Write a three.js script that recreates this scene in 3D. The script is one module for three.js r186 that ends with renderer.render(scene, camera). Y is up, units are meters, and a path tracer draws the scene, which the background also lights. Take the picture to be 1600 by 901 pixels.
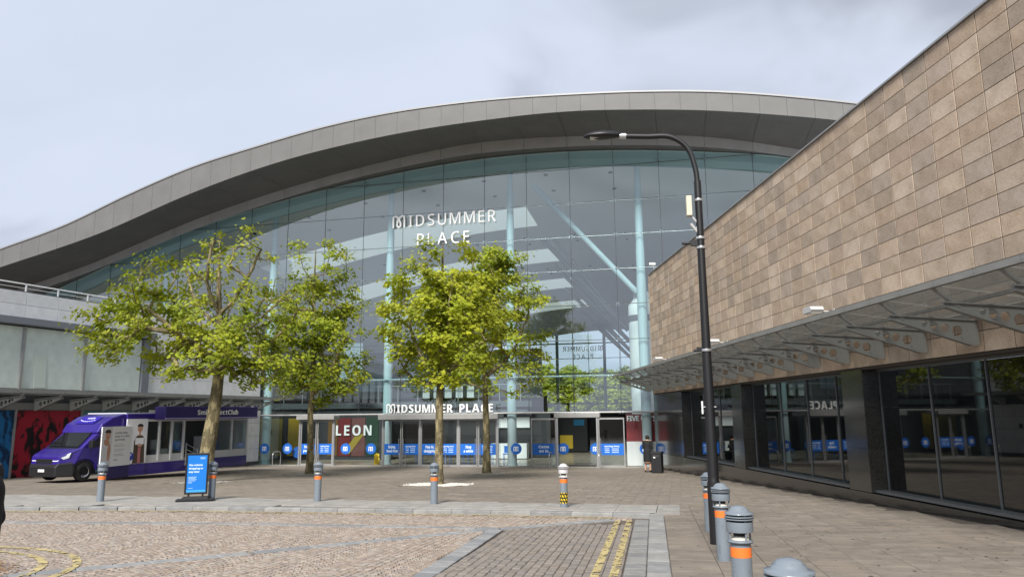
import * as THREE from 'three';
import { TextGeometry } from 'three/addons/geometries/TextGeometry.js';
import { FontLoader } from 'three/addons/loaders/FontLoader.js';
import { RoundedBoxGeometry } from 'three/addons/geometries/RoundedBoxGeometry.js';
import { mergeGeometries } from 'three/addons/utils/BufferGeometryUtils.js';
import { MarchingCubes } from 'three/addons/objects/MarchingCubes.js';

// ---------------------------------------------------------------- camera, sky, sun, exposure
const scene = new THREE.Scene();
const camera = new THREE.PerspectiveCamera(42.76, 16 / 9, 0.1, 2000);
camera.position.set(0, 1.6, 0);
camera.rotation.order = 'YXZ';
const D2R = Math.PI / 180;
camera.rotation.set(9.86 * D2R, 12.4 * D2R, -0.5 * D2R);
camera.updateMatrixWorld();
const renderer = new THREE.WebGLRenderer({ antialias: true });
renderer.toneMapping = THREE.LinearToneMapping;
renderer.toneMappingExposure = 1.24;
renderer.shadowMap.enabled = true;

const rng = (s) => () => { s = (s + 0x6d2b79f5) | 0; let t = Math.imul(s ^ (s >>> 15), 1 | s); t = (t + Math.imul(t ^ (t >>> 7), 61 | t)) ^ t; return ((t ^ (t >>> 14)) >>> 0) / 4294967296; };
const hash3 = (x, y, z) => { let h = Math.imul(x | 0, 374761393) ^ Math.imul(y | 0, 668265263) ^ Math.imul(z | 0, 1274126177); h = Math.imul(h ^ (h >>> 13), 1274126177); return ((h ^ (h >>> 16)) >>> 0) / 4294967296; };
const sm = (t) => t * t * (3 - 2 * t), lerp = (a, b, t) => a + (b - a) * t, clamp = (x, a, b) => Math.max(a, Math.min(b, x));
function noise3(x, y, z) {
  const i = Math.floor(x), j = Math.floor(y), k = Math.floor(z), u = sm(x - i), v = sm(y - j), w = sm(z - k);
  const c = (a, b, d) => hash3(i + a, j + b, k + d);
  return lerp(lerp(lerp(c(0, 0, 0), c(1, 0, 0), u), lerp(c(0, 1, 0), c(1, 1, 0), u), v), lerp(lerp(c(0, 0, 1), c(1, 0, 1), u), lerp(c(0, 1, 1), c(1, 1, 1), u), v), w);
}
const fbm3 = (x, y, z, o) => { let s = 0, a = 0.5, n = 0; for (let i = 0; i < o; i++) { s += a * noise3(x, y, z); n += a; x = x * 2.03 + 11.3; y = y * 2.03 + 5.7; z = z * 2.03 + 3.1; a *= 0.5; } return s / n; };

const SKY = [3.0, 1.0];
{ // bright overcast: pale veil with broken grey cloud masses all round
  const W = 1536, H = 768, data = new Float32Array(W * H * 4);
  for (let j = 0; j < H; j++) for (let i = 0; i < W; i++) {
    const k = (j * W + i) * 4, lat = ((j + 0.5) / H - 0.5) * Math.PI, lon = ((i + 0.5) / W - 0.5) * 2 * Math.PI; data[k + 3] = 1;
    const y = Math.sin(lat); if (y < -0.03) { data[k] = data[k + 1] = data[k + 2] = 0.25; continue; }
    const cx = Math.cos(lat) * Math.cos(lon), cz = Math.cos(lat) * Math.sin(lon), yy = Math.max(y, 0) + 0.24, px = cx / yy + SKY[0], pz = cz / yy + SKY[1];
    const wx = fbm3(px * 1.3 + 7, 3.1, pz * 1.3, 3) - 0.5, wz = fbm3(px * 1.3, 9.2, pz * 1.3 + 4, 3) - 0.5;
    const big = fbm3(px * 0.9 + wx * 1.1, 1.7, pz * 0.9 + wz * 1.1, 3), mid = fbm3(px * 2.6 + wx * 2.2, 6.1, pz * 2.6 + wz * 2.2, 6), thin = fbm3(px * 1.2 - wz, 14.2, pz * 4.5 + wx, 5);
    const cl = sm(clamp((0.62 * big + 0.38 * mid - 0.462) / 0.14, 0, 1)), veil = 0.10 * (thin - 0.5) + 0.06 * (mid - 0.5), sh = clamp((mid - 0.34) / 0.4, 0, 1);
    const clear = [0.555, 0.615, 0.735], grey = [0.44 - 0.17 * sh, 0.475 - 0.17 * sh, 0.55 - 0.16 * sh];
    for (let c = 0; c < 3; c++) data[k + c] = lerp(clear[c] + veil, grey[c], cl * 0.95);
  }
  const sky = new THREE.DataTexture(data, W, H, THREE.RGBAFormat, THREE.FloatType);
  sky.mapping = THREE.EquirectangularReflectionMapping; sky.magFilter = sky.minFilter = THREE.LinearFilter; sky.colorSpace = THREE.LinearSRGBColorSpace; sky.needsUpdate = true;
  scene.background = sky; scene.environment = sky;
}
const sun = new THREE.DirectionalLight(new THREE.Color(1, 0.96, 0.89), 4.6);
sun.position.set(-11, 42, 23); sun.target.position.set(-8, 0, -25); sun.castShadow = true; sun.shadow.radius = 32;
Object.assign(sun.shadow.camera, { left: -50, right: 50, top: 50, bottom: -50, near: 1, far: 200 });
sun.shadow.mapSize.set(4096, 4096);
scene.add(sun, sun.target);

// ---------------------------------------------------------------- helpers
const used = new Map();
function numbered(n) { const k = used.get(n) || 0; used.set(n, k + 1); return k ? n + '_' + String(k).padStart(3, '0') : n; }
function shade(o) { o.castShadow = o.receiveShadow = true; return o; }
function mesh(name, geo, mat, parent, label) { const m = shade(new THREE.Mesh(geo, mat)); m.name = name; parent.add(m); if (label) m.userData.label = label; return m; }
function thing(name, label, category, pos = [0, 0, 0], turn = 0, group) {
  const g = new THREE.Group(); g.name = numbered(name); g.position.set(...pos); g.rotation.y = turn; g.userData = { label, category }; if (group) g.userData.group = group; scene.add(g); return g;
}
function structure(name) { const g = new THREE.Group(); g.name = numbered(name); g.userData.kind = 'structure'; scene.add(g); return g; }
function dup(root, pos, turn, label) { const r = root.clone(); r.name = numbered(root.name.replace(/_\d+$/, '')); r.position.set(...pos); r.rotation.y = turn; r.userData = { ...root.userData, label }; scene.add(r); return r; }
const S = 0.028, gy = (z) => S * z;                      // the square falls 2.8 % towards the entrance
const lin = (r, g, b) => new THREE.Color().setRGB(r, g, b);
function uvBox(g, s = 1, ou = 0, ov = 0) {               // uv in metres by the dominant normal axis
  if (g.index) g = g.toNonIndexed(); if (!g.attributes.normal) g.computeVertexNormals();
  const p = g.attributes.position, n = g.attributes.normal, uv = new Float32Array(p.count * 2);
  for (let i = 0; i < p.count; i++) {
    const ax = Math.abs(n.getX(i)), ay = Math.abs(n.getY(i)), az = Math.abs(n.getZ(i));
    const [u, v] = ay >= ax && ay >= az ? [p.getX(i), p.getZ(i)] : ax >= az ? [p.getZ(i), p.getY(i)] : [p.getX(i), p.getY(i)];
    uv[i * 2] = u * s + ou; uv[i * 2 + 1] = v * s + ov;
  }
  g.setAttribute('uv', new THREE.BufferAttribute(uv, 2)); return g;
}
function bx(w, h, d, x = 0, y = 0, z = 0, ry = 0, rz = 0, rx = 0) { const g = new THREE.BoxGeometry(w, h, d).toNonIndexed(); if (rx) g.rotateX(rx); if (rz) g.rotateZ(rz); if (ry) g.rotateY(ry); g.translate(x, y, z); return uvBox(g); }
function rbx(w, h, d, r, x = 0, y = 0, z = 0) { const g = new RoundedBoxGeometry(w, h, d, 2, r); g.translate(x, y, z); return uvBox(g); }
function cyl(r0, r1, h, x = 0, y = 0, z = 0, seg = 16) { const g = new THREE.CylinderGeometry(r1, r0, h, seg).toNonIndexed(); g.translate(x, y, z); return g; }
function tube(pts, r, seg = 24, rad = 8) { return new THREE.TubeGeometry(new THREE.CatmullRomCurve3(pts.map((p) => new THREE.Vector3(...p)), false, 'centripetal'), seg, r, rad).toNonIndexed(); }
function bar(a, b, r, rad = 8) { const A = new THREE.Vector3(...a), B = new THREE.Vector3(...b); return new THREE.TubeGeometry(new THREE.LineCurve3(A, B), 1, r, rad).toNonIndexed(); }
function lathe(pts, seg = 20) { return new THREE.LatheGeometry(pts.map((p) => new THREE.Vector2(...p)), seg).toNonIndexed(); }
const merge = (a) => mergeGeometries(a.map((g) => { g = g.index ? g.toNonIndexed() : g; const q = new THREE.BufferGeometry(); q.setAttribute('position', g.attributes.position); q.setAttribute('normal', g.attributes.normal); q.setAttribute('uv', g.attributes.uv || new THREE.BufferAttribute(new Float32Array(g.attributes.position.count * 2), 2)); if (g.attributes.color) q.setAttribute('color', g.attributes.color); return q; }));
class Tri {                                               // raw triangles with flat normals
  constructor() { this.p = []; }
  quad(a, b, c, d) { this.p.push(...a, ...b, ...c, ...a, ...c, ...d); return this; }
  tri(a, b, c) { this.p.push(...a, ...b, ...c); return this; }
  geo(s = 1) { const g = new THREE.BufferGeometry(); g.setAttribute('position', new THREE.Float32BufferAttribute(this.p, 3)); g.computeVertexNormals(); return uvBox(g, s); }
}
function prism(pts, d, bevel = 0) {                       // polygon in x,y extruded along +z
  const sh = new THREE.Shape(pts.map((p) => new THREE.Vector2(...p)));
  return uvBox(new THREE.ExtrudeGeometry(sh, { depth: d, bevelEnabled: bevel > 0, bevelSize: bevel, bevelThickness: bevel, bevelSegments: 2, curveSegments: 12 }));
}
const spl = (tab) => (x) => {                              // smooth curve through a table of x,y
  let i = 0; while (i < tab.length - 2 && x > tab[i + 1][0]) i++;
  const P = (k) => tab[clamp(k, 0, tab.length - 1)], [x0, y0] = P(i), [x1, y1] = P(i + 1), h = x1 - x0, t = clamp((x - x0) / h, -0.5, 1.5);
  const m0 = i > 0 ? (y1 - P(i - 1)[1]) / (x1 - P(i - 1)[0]) : (y1 - y0) / h, m1 = i + 2 < tab.length ? (P(i + 2)[1] - y0) / (P(i + 2)[0] - x0) : (y1 - y0) / h;
  const t2 = t * t, t3 = t2 * t; return (2 * t3 - 3 * t2 + 1) * y0 + (t3 - 2 * t2 + t) * h * m0 + (-2 * t3 + 3 * t2) * y1 + (t3 - t2) * h * m1;
};

// ---------------------------------------------------------------- textures and materials
function dataTex(n, fn, srgb = true) {
  const d = new Uint8Array(n * n * 4);
  for (let j = 0; j < n; j++) for (let i = 0; i < n; i++) { const c = fn(i / n, j / n); const k = (j * n + i) * 4; for (let q = 0; q < 3; q++) d[k + q] = clamp((Array.isArray(c) ? c[q] : c) * 255, 0, 255); d[k + 3] = 255; }
  const t = new THREE.DataTexture(d, n, n); t.wrapS = t.wrapT = THREE.RepeatWrapping; t.magFilter = THREE.LinearFilter; t.minFilter = THREE.LinearMipmapLinearFilter; t.generateMipmaps = true;
  if (srgb) t.colorSpace = THREE.SRGBColorSpace; t.needsUpdate = true; return t;
}
const wrapNoise = (u, v, f, seed) => {                    // tileable value noise
  const x = u * f, y = v * f, i = Math.floor(x), j = Math.floor(y), a = sm(x - i), b = sm(y - j), m = (k) => ((k % f) + f) % f;
  return lerp(lerp(hash3(m(i), m(j), seed), hash3(m(i + 1), m(j), seed), a), lerp(hash3(m(i), m(j + 1), seed), hash3(m(i + 1), m(j + 1), seed), a), b);
};
const wfbm = (u, v, f, o, seed) => { let s = 0, a = 0.5, n = 0; for (let k = 0; k < o; k++) { s += a * wrapNoise(u, v, f << k, seed + k); n += a; a *= 0.6; } return s / n; };
const T = {};
T.grit = dataTex(512, (u, v) => 0.90 + 0.26 * (wfbm(u, v, 6, 7, 1) - 0.5) + 0.18 * (wrapNoise(u, v, 256, 40) - 0.5));
T.gritB = dataTex(256, (u, v) => wfbm(u, v, 32, 4, 9), false);
T.stone = dataTex(512, (u, v) => { const n = wfbm(u + 0.15 * wfbm(u, v, 4, 3, 70), v, 3, 7, 3), s = wfbm(u, v, 40, 3, 20), pit = wrapNoise(u, v, 90, 55) > 0.86 && wrapNoise(u, v, 9, 57) > 0.62 ? -0.12 : 0; const t = 0.93 + 0.2 * (n - 0.5) + 0.14 * (s - 0.5) + pit; return [t, t * (0.985 + 0.03 * n), t * (0.95 + 0.08 * n)]; });
T.granite = dataTex(256, (u, v) => { const s = wrapNoise(u, v, 128, 5), t = wrapNoise(u, v, 64, 6); return 0.62 + (s > 0.75 ? 0.3 : 0) - (t > 0.7 ? 0.22 : 0) + 0.1 * wfbm(u, v, 4, 4, 8); });
T.metal = dataTex(256, (u, v) => 0.95 + 0.12 * (wfbm(u, v, 3, 6, 31) - 0.5) + 0.05 * (wrapNoise(u, v, 128, 33) - 0.5));
T.bark = dataTex(512, (u, v) => { const a = wfbm(u, v, 7, 4, 61), b = wfbm(u + 0.3, v, 12, 4, 67), c = wfbm(u, v, 40, 3, 71); const flake = a > 0.54 ? 1 : 0, fl2 = b > 0.6 ? 1 : 0; const k = 0.8 + 0.35 * (c - 0.5); return flake ? [0.74 * k, 0.69 * k, 0.54 * k] : fl2 ? [0.60 * k, 0.56 * k, 0.44 * k] : [0.50 * k, 0.46 * k, 0.35 * k]; });
T.chip = dataTex(512, (u, v) => { const a = wfbm(u, v, 9, 5, 121), b = wfbm(u, v, 3, 5, 131), c = wrapNoise(u, v, 200, 141); return 0.97 + 0.14 * (b - 0.5) + (a > 0.72 ? -0.10 : 0) + (c > 0.975 ? -0.12 : 0); });
T.wear = dataTex(256, (u, v) => (wfbm(u, v, 10, 5, 91) > 0.42 && wrapNoise(u, v, 90, 95) > 0.12 ? 1 : 0), false);
T.wear.repeat.set(1.4, 1.4);
const std = (r, g, b, rough = 0.8, extra = {}) => new THREE.MeshStandardMaterial({ color: lin(r, g, b), roughness: rough, ...extra });
const phys = (r, g, b, rough, extra) => new THREE.MeshPhysicalMaterial({ color: lin(r, g, b), roughness: rough, ...extra });
const M = {
  fascia: [0.165, 0.160, 0.170, 0.163].map((v) => std(v, v * 0.985, v * 0.97, 0.55, { map: T.metal })),
  soffit: [0.17, 0.165, 0.172].map((v) => std(v, v * 0.97, v * 0.94, 0.6, { map: T.metal })),
  band: [0.50, 0.48].map((v) => std(v, v, v, 0.55, { map: T.metal })),
  rim: std(0.30, 0.30, 0.31, 0.5, { metalness: 0.3 }), roof: std(0.35, 0.35, 0.36, 0.7),
  teal: phys(0.47, 0.59, 0.63, 0.4, { clearcoat: 0.3 }), tealDark: std(0.22, 0.38, 0.41, 0.5),
  steel: std(0.55, 0.56, 0.57, 0.3, { metalness: 0.7 }), alu: std(0.42, 0.42, 0.42, 0.42, { metalness: 0.35, map: T.metal }), seal: std(0.03, 0.035, 0.04, 0.6),
  pane: phys(0.84, 0.97, 0.97, 0.0, { transmission: 1, thickness: 0, ior: 2.75, side: THREE.DoubleSide }),
  clear: phys(0.93, 0.97, 0.97, 0.0, { transmission: 1, thickness: 0, ior: 1.5, side: THREE.DoubleSide }),
  white: std(0.78, 0.79, 0.8, 0.5), ceiling: std(0.84, 0.85, 0.85, 0.8), floor: phys(0.5, 0.43, 0.34, 0.22, { map: T.grit }), dark: std(0.035, 0.036, 0.04, 0.5), darkGrey: std(0.10, 0.105, 0.115, 0.5),
  black: std(0.012, 0.012, 0.014, 0.5), stoneBit: new THREE.MeshStandardMaterial({ vertexColors: true, roughness: 0.95 }), rubber: std(0.02, 0.02, 0.021, 0.75),
  clad: [0.84, 0.82, 0.86].map((v) => phys(v, v * 1.01, v * 1.03, 0.32, { map: T.metal })), ledge: std(0.22, 0.235, 0.27, 0.45, { metalness: 0.2 }), frost: phys(0.78, 0.86, 0.81, 0.22, { clearcoat: 0.6, map: T.metal }),
  canopy: std(0.27, 0.27, 0.26, 0.5, { map: T.chip }), canopyGlass: phys(0.60, 0.62, 0.62, 0.2, { transmission: 0.85, thickness: 0, side: THREE.DoubleSide }),
  granite: [0.075, 0.065, 0.085].map((v) => phys(v, v * 0.97, v * 0.92, 0.16, { map: T.granite, clearcoat: 0.5, clearcoatRoughness: 0.08 })), darkGlass: phys(0.006, 0.007, 0.008, 0.02, { ior: 1.62, clearcoat: 0.25, clearcoatRoughness: 0.02 }),
  mullion: std(0.17, 0.18, 0.19, 0.4, { metalness: 0.4 }), mortar: std(0.07, 0.06, 0.05, 0.95),
  stone: new THREE.MeshStandardMaterial({ vertexColors: true, roughness: 0.85, map: T.stone, bumpMap: T.gritB, bumpScale: 0.002 }),
  slab: new THREE.MeshStandardMaterial({ vertexColors: true, roughness: 0.9, map: T.grit, bumpMap: T.gritB, bumpScale: 0.002 }),
  sett: new THREE.MeshStandardMaterial({ vertexColors: true, roughness: 0.88, map: T.grit, bumpMap: T.gritB, bumpScale: 0.003 }),
  bed: std(0.15, 0.122, 0.10, 0.95, { map: T.grit }), soil: std(0.12, 0.07, 0.035, 1, { map: T.grit, bumpMap: T.gritB, bumpScale: 0.03 }), pit: std(0.26, 0.235, 0.2, 0.95, { map: T.grit, bumpMap: T.gritB, bumpScale: 0.01 }), gravel: std(0.5, 0.49, 0.44, 0.95, { map: T.grit, bumpMap: T.gritB, bumpScale: 0.01 }),
  yellow: std(0.60, 0.49, 0.23, 0.8, { map: T.grit, alphaMap: T.wear, transparent: true, alphaTest: 0.5 }),
  bark: std(0.9, 0.88, 0.84, 0.95, { map: T.bark, bumpMap: T.bark, bumpScale: 0.02 }),
  leaf: new THREE.MeshPhysicalMaterial({ vertexColors: true, roughness: 0.7, specularIntensity: 0.35, transmission: 0.55, thickness: 0, side: THREE.DoubleSide }),
  bollard: phys(0.20, 0.235, 0.275, 0.42, { map: T.chip, clearcoat: 0.25 }), bollardWhite: std(0.62, 0.61, 0.62, 0.55, { map: T.metal }), orange: std(0.86, 0.19, 0.03, 0.5), lens: phys(0.8, 0.78, 0.72, 0.3, { transmission: 0.3, thickness: 0 }),
  tapeY: std(0.85, 0.60, 0.02, 0.5), lamp: phys(0.010, 0.010, 0.012, 0.45, {}), cream: std(0.62, 0.58, 0.45, 0.5), greyBox: std(0.5, 0.5, 0.5, 0.5),
  purple: phys(0.032, 0.016, 0.22, 0.28, { clearcoat: 0.8, clearcoatRoughness: 0.06 }), purpleDark: std(0.022, 0.012, 0.12, 0.5), vanWhite: std(0.66, 0.67, 0.70, 0.4), glassVan: phys(0.01, 0.011, 0.014, 0.03, { ior: 1.6 }), chrome: std(0.7, 0.7, 0.72, 0.2, { metalness: 0.9 }), headlight: phys(0.75, 0.8, 0.86, 0.08, { clearcoat: 1 }),
  blue: std(0.012, 0.16, 0.60, 0.45), skin: std(0.50, 0.30, 0.21, 0.6), skinDeep: std(0.42, 0.25, 0.17, 0.6), hair: std(0.012, 0.009, 0.008, 0.6), cloth: std(0.012, 0.012, 0.014, 0.9), safety: std(0.78, 0.52, 0.01, 0.5), red: std(0.22, 0.018, 0.025, 0.5), yellowPaint: std(0.62, 0.42, 0.03, 0.5), olive: std(0.30, 0.24, 0.04, 0.6),
};
function canv(w, h, draw) { const c = document.createElement('canvas'); c.width = w; c.height = h; const x = c.getContext('2d'); draw(x, w, h); const t = new THREE.CanvasTexture(c); t.colorSpace = THREE.SRGBColorSpace; t.anisotropy = 8; return t; }
const printMat = (t, rough = 0.5) => new THREE.MeshStandardMaterial({ map: t, roughness: rough });
const font = await new FontLoader().loadAsync('fonts/droid/droid_sans_bold.typeface.json');
const fontR = await new FontLoader().loadAsync('fonts/droid/droid_sans_regular.typeface.json');
function glyph(ch, size, depth, f = fontR) { const g = new TextGeometry(ch, { font: f, size, depth, curveSegments: 4, bevelEnabled: false }); g.computeBoundingBox(); return g; }
function loopM(h) {                                        // looped letter m of the centre's name
  const P = [[0, 0], [0, 0.5], [0.02, 0.93], [0.16, 1.0], [0.34, 0.9], [0.58, 0.55], [0.66, 0.22], [0.52, 0.03], [0.36, 0.14], [0.36, 0.45], [0.52, 0.78], [0.72, 0.98], [0.92, 0.97], [0.98, 0.7], [0.98, 0]];
  const g = tube(P.map(([a, b]) => [a * h, b * h, 0]), h * 0.082, 72, 8); g.scale(1, 1, 0.22); g.translate(0, 0, 0.05); return g;
}
function lettering(parent, text, width, h, y, mat, depth = 0.09, f = fontR) {   // row of single letters spread to a given width, centred on x = 0
  const gs = [...text].map((c) => (c === 'M' && !parent.userData.hasM ? ((parent.userData.hasM = true), loopM(h)) : c === ' ' ? null : glyph(c, h * 0.98, depth, f)));
  const ws = gs.map((g) => { if (!g) return h * 0.45; g.computeBoundingBox(); return g.boundingBox.max.x - g.boundingBox.min.x; });
  const gap = (width - ws.reduce((a, b) => a + b, 0)) / (gs.length - 1); let x = -width / 2;
  gs.forEach((g, i) => { if (g) { g.translate(x - g.boundingBox.min.x, y, 0); mesh('letter', g, mat, parent); } x += ws[i] + gap; });
}
const mPath = (c, x, y, h) => { c.beginPath(); c.moveTo(x, y + h); c.lineTo(x, y + 0.12 * h); c.quadraticCurveTo(x + 0.05 * h, y, x + 0.2 * h, y); c.bezierCurveTo(x + 0.4 * h, y, x + 0.75 * h, y + 0.5 * h, x + 0.62 * h, y + 0.9 * h); c.bezierCurveTo(x + 0.55 * h, y + 1.05 * h, x + 0.36 * h, y + h, x + 0.36 * h, y + 0.75 * h); c.bezierCurveTo(x + 0.36 * h, y + 0.35 * h, x + 0.6 * h, y, x + 0.85 * h, y); c.quadraticCurveTo(x + h, y, x + h, y + 0.15 * h); c.lineTo(x + h, y + h); c.stroke(); };

// pieces: alike bevelled blocks; the `most` that show largest are meshes of their own, the others one joined part
function block(w, h, d, bev, col, r) {                     // top at y = 0, centred in x,z; w along x, d along z, h down
  const a = w / 2, b = d / 2, t = new Tri(), A = [[-a, -b], [-a, b], [a, b], [a, -b]], q = (p, y, s) => [p[0] - Math.sign(p[0]) * s, y, p[1] - Math.sign(p[1]) * s];
  t.quad(...A.map((p) => q(p, 0, bev)));
  for (let i = 0; i < 4; i++) { const p = A[i], n = A[(i + 1) % 4]; t.quad(q(p, 0, bev), q(p, -bev, 0), q(n, -bev, 0), q(n, 0, bev)); t.quad(q(p, -bev, 0), q(p, -h, 0), q(n, -h, 0), q(n, -bev, 0)); }
  const g = uvBox(t.geo(), 1, r() * 9, r() * 9), c = new Float32Array(g.attributes.position.count * 3); for (let i = 0; i < c.length; i += 3) { c[i] = col[0]; c[i + 1] = col[1]; c[i + 2] = col[2]; }
  g.setAttribute('color', new THREE.BufferAttribute(c, 3)); return g;
}
const camInv = camera.matrixWorldInverse.copy(camera.matrixWorld).invert(), _v = new THREE.Vector3();
function inView(x, y, z, m = 1.06) { _v.set(x, y, z).applyMatrix4(camInv); const d = -_v.z; if (d < 0.3) return 0; const ty = Math.tan(21.38 * D2R), tx = ty * 16 / 9; return Math.abs(_v.x / d) < tx * m && Math.abs(_v.y / d) < ty * m ? 1 / d : 0; }
function pieces(parent, name, list, variants, mat, most = 300) {   // list: {m: Matrix4 in parent, v: variant}
  parent.updateMatrixWorld(true);
  const w = new THREE.Vector3();
  for (const o of list) { w.setFromMatrixPosition(o.m).applyMatrix4(parent.matrixWorld); o.score = inView(w.x, w.y, w.z, 1.0) * (o.size || 1); }
  list.sort((a, b) => b.score - a.score);
  for (const o of list.slice(0, most)) { const k = mesh(name, variants[o.v], mat, parent); o.m.decompose(k.position, k.quaternion, k.scale); }
  const rest = list.slice(most); if (!rest.length) return;
  let n = 0; for (const o of rest) n += variants[o.v].attributes.position.count;
  const P = new Float32Array(n * 3), N = new Float32Array(n * 3), C = new Float32Array(n * 3), U = new Float32Array(n * 2); let k = 0; const nm = new THREE.Matrix3(), a = new THREE.Vector3();
  for (const o of rest) {
    const g = variants[o.v].attributes; nm.getNormalMatrix(o.m);
    for (let i = 0; i < g.position.count; i++, k++) {
      a.fromBufferAttribute(g.position, i).applyMatrix4(o.m).toArray(P, k * 3); a.fromBufferAttribute(g.normal, i).applyMatrix3(nm).normalize().toArray(N, k * 3);
      for (let c = 0; c < 3; c++) C[k * 3 + c] = g.color.array[i * 3 + c]; U[k * 2] = g.uv.getX(i); U[k * 2 + 1] = g.uv.getY(i);
    }
  }
  const G = new THREE.BufferGeometry(); G.setAttribute('position', new THREE.BufferAttribute(P, 3)); G.setAttribute('normal', new THREE.BufferAttribute(N, 3)); G.setAttribute('color', new THREE.BufferAttribute(C, 3)); G.setAttribute('uv', new THREE.BufferAttribute(U, 2));
  const s = mesh(name + 's', G, mat, parent); s.userData.kind = 'stuff';
}
const place = (x, y, z, ry = 0, sx = 1, sz = 1, rx = 0, rz = 0) => new THREE.Matrix4().compose(new THREE.Vector3(x, y, z), new THREE.Quaternion().setFromEuler(new THREE.Euler(rx, ry, rz, 'YXZ')), new THREE.Vector3(sx, 1, sz));
const tint = (c, k, r) => { const f = 1 + k * (r() - 0.5) * 2, w = 0.25 * k * (r() - 0.5); return [c[0] * f * (1 + w), c[1] * f, c[2] * f * (1 - w)]; };
// ---------------------------------------------------------------- ground
const tilt = -Math.atan(S);
{ const g = new Tri(); const e = 900;                      // one sheet to the horizon, level far off, falling across the square
  const zs = [e, 22, -46, -e], ys = [gy(22) - 0.25, gy(22) - 0.25, gy(-46) - 0.25, gy(-46) - 0.25];
  for (let i = 0; i < 3; i++) g.quad([-e, ys[i], zs[i]], [e, ys[i], zs[i]], [e, ys[i + 1], zs[i + 1]], [-e, ys[i + 1], zs[i + 1]]);
  const m = mesh('ground', g.geo(0.5), M.bed, scene); m.userData.kind = 'structure'; }
const xLeft = (z) => -24.9 - 0.167 * (z + 40), xRight = (z) => -1.2 + 0.277 * (z + 40.5);
const kerbZ = spl([[-34, -10.5], [-26, -12.6], [-15.8, -15.05], [-12, -15.9], [-9.6, -16.15], [-3.7, -16.45], [0, -16.45]]), kerbX = (z) => -0.146 + 0.032 * z;
const drop = 0.07;
{
  const r = rng(11), plaza = structure('plaza_paving'); plaza.rotation.x = tilt;
  mesh('paving_bed', merge([bx(60, 0.1, 29, -12, -0.075, -33.4), bx(14, 0.1, 30, 6.8 - 0.05, -0.0749, -3.9)]), M.bed, plaza);
  const pal = [[0.269, 0.228, 0.187], [0.276, 0.236, 0.192], [0.261, 0.223, 0.182], [0.282, 0.242, 0.197], [0.266, 0.227, 0.188], [0.271, 0.228, 0.183], [0.257, 0.219, 0.182], [0.287, 0.247, 0.202]];
  const V = Array.from({ length: 16 }, (_, i) => block(0.594, 0.06, 0.444, 0.004, tint(pal[i % 8].map((q) => q * (0.86 + 0.018 * i)), 0.02, r), r)), stain = (x, z, h) => Math.floor(clamp(0.5 + 1.5 * (fbm3(x * 0.22, 2.5, z * 0.22, 4) - 0.5) + 0.42 * (h - 0.5), 0, 0.999) * 16);
  const pits = [[-17.3, -25], [-16.2, -31.1], [-8.2, -25.1], [-8.5, -33]], list = [];
  for (let j = 0; j < 104; j++) {
    const z = 5.5 - j * 0.45; const off = (j % 2) * 0.3;
    for (let i = -70; i < 24; i++) {
      const x = i * 0.6 + off;
      if (z < -40.6 || x > xRight(z) - 0.36 || x < xLeft(z) + 0.3) continue;
      if (z > -18.75) continue;
      if (pits.some(([a, b]) => Math.abs(x - a) < 0.92 && Math.abs(z - b) < 0.92)) continue;
      const h = hash3(i, j, 4); let v = stain(x, z, hash3(i, j, 1));
      if (h > 0.988) v = 15;
      list.push({ m: place(x, (r() - 0.5) * 0.003, z, 0, 1, 1, (r() - 0.5) * 0.004, (r() - 0.5) * 0.004), v });
    }
  }
  for (let i = 0; i < 22; i++) for (let j = 0; j < 54; j++) { // footway beside the stone building: joints run on along the kerb
    const z = 5 - j * 0.45 - (i % 2) * 0.225, x = kerbX(z) + 0.6 + i * 0.6; if (z < -18.7 || x > xRight(z) - 0.36) continue;
    list.push({ m: place(x, (r() - 0.5) * 0.003, z, 0.032, 1, 1, (r() - 0.5) * 0.004, (r() - 0.5) * 0.004), v: stain(x, z, hash3(i, j, 7)) });
  }
  pieces(plaza, 'paving_slab', list, V, M.slab);
  for (const [a, b] of pits) { // soil square with loose stone chippings spilling over the slabs
    mesh('pit_soil', bx(1.86, 0.05, 1.86, a, -0.03, b), M.pit, plaza);
    const bright = b === -25.1 ? 1 : 0.55, n = bright === 1 ? 5200 : 1800, P = [], C = []; for (let i = 0; i < n; i++) { const ga = () => (r() + r() + r() - 1.5) * 1.2, x = a + ga() * (bright === 1 ? 0.72 : 0.5), z = b + ga() * 0.6; if (noise3(x * 2.2, 4, z * 2.2) < 0.3 && Math.hypot(x - a, z - b) > 0.6) continue; const s = 0.014 + 0.02 * r(), y = 0.004, e = r() * 6.28, q = [0, 2.1, 4.2].map((d) => [x + Math.cos(e + d) * s, y, z + Math.sin(e + d) * s]), t = [x, y + s * 0.9, z], c = (0.5 + 0.18 * r()) * bright; for (let k = 0; k < 3; k++) { P.push(...q[(k + 1) % 3], ...q[k], ...t); for (let m = 0; m < 3; m++) C.push(c, c * 0.97, c * 0.9); } }
    const g = new THREE.BufferGeometry(); g.setAttribute('position', new THREE.Float32BufferAttribute(P, 3)); g.setAttribute('color', new THREE.Float32BufferAttribute(C, 3)); g.computeVertexNormals(); const m = mesh('stone_chippings', g, M.stoneBit, plaza); m.userData.kind = 'stuff';
  }
}
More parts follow.
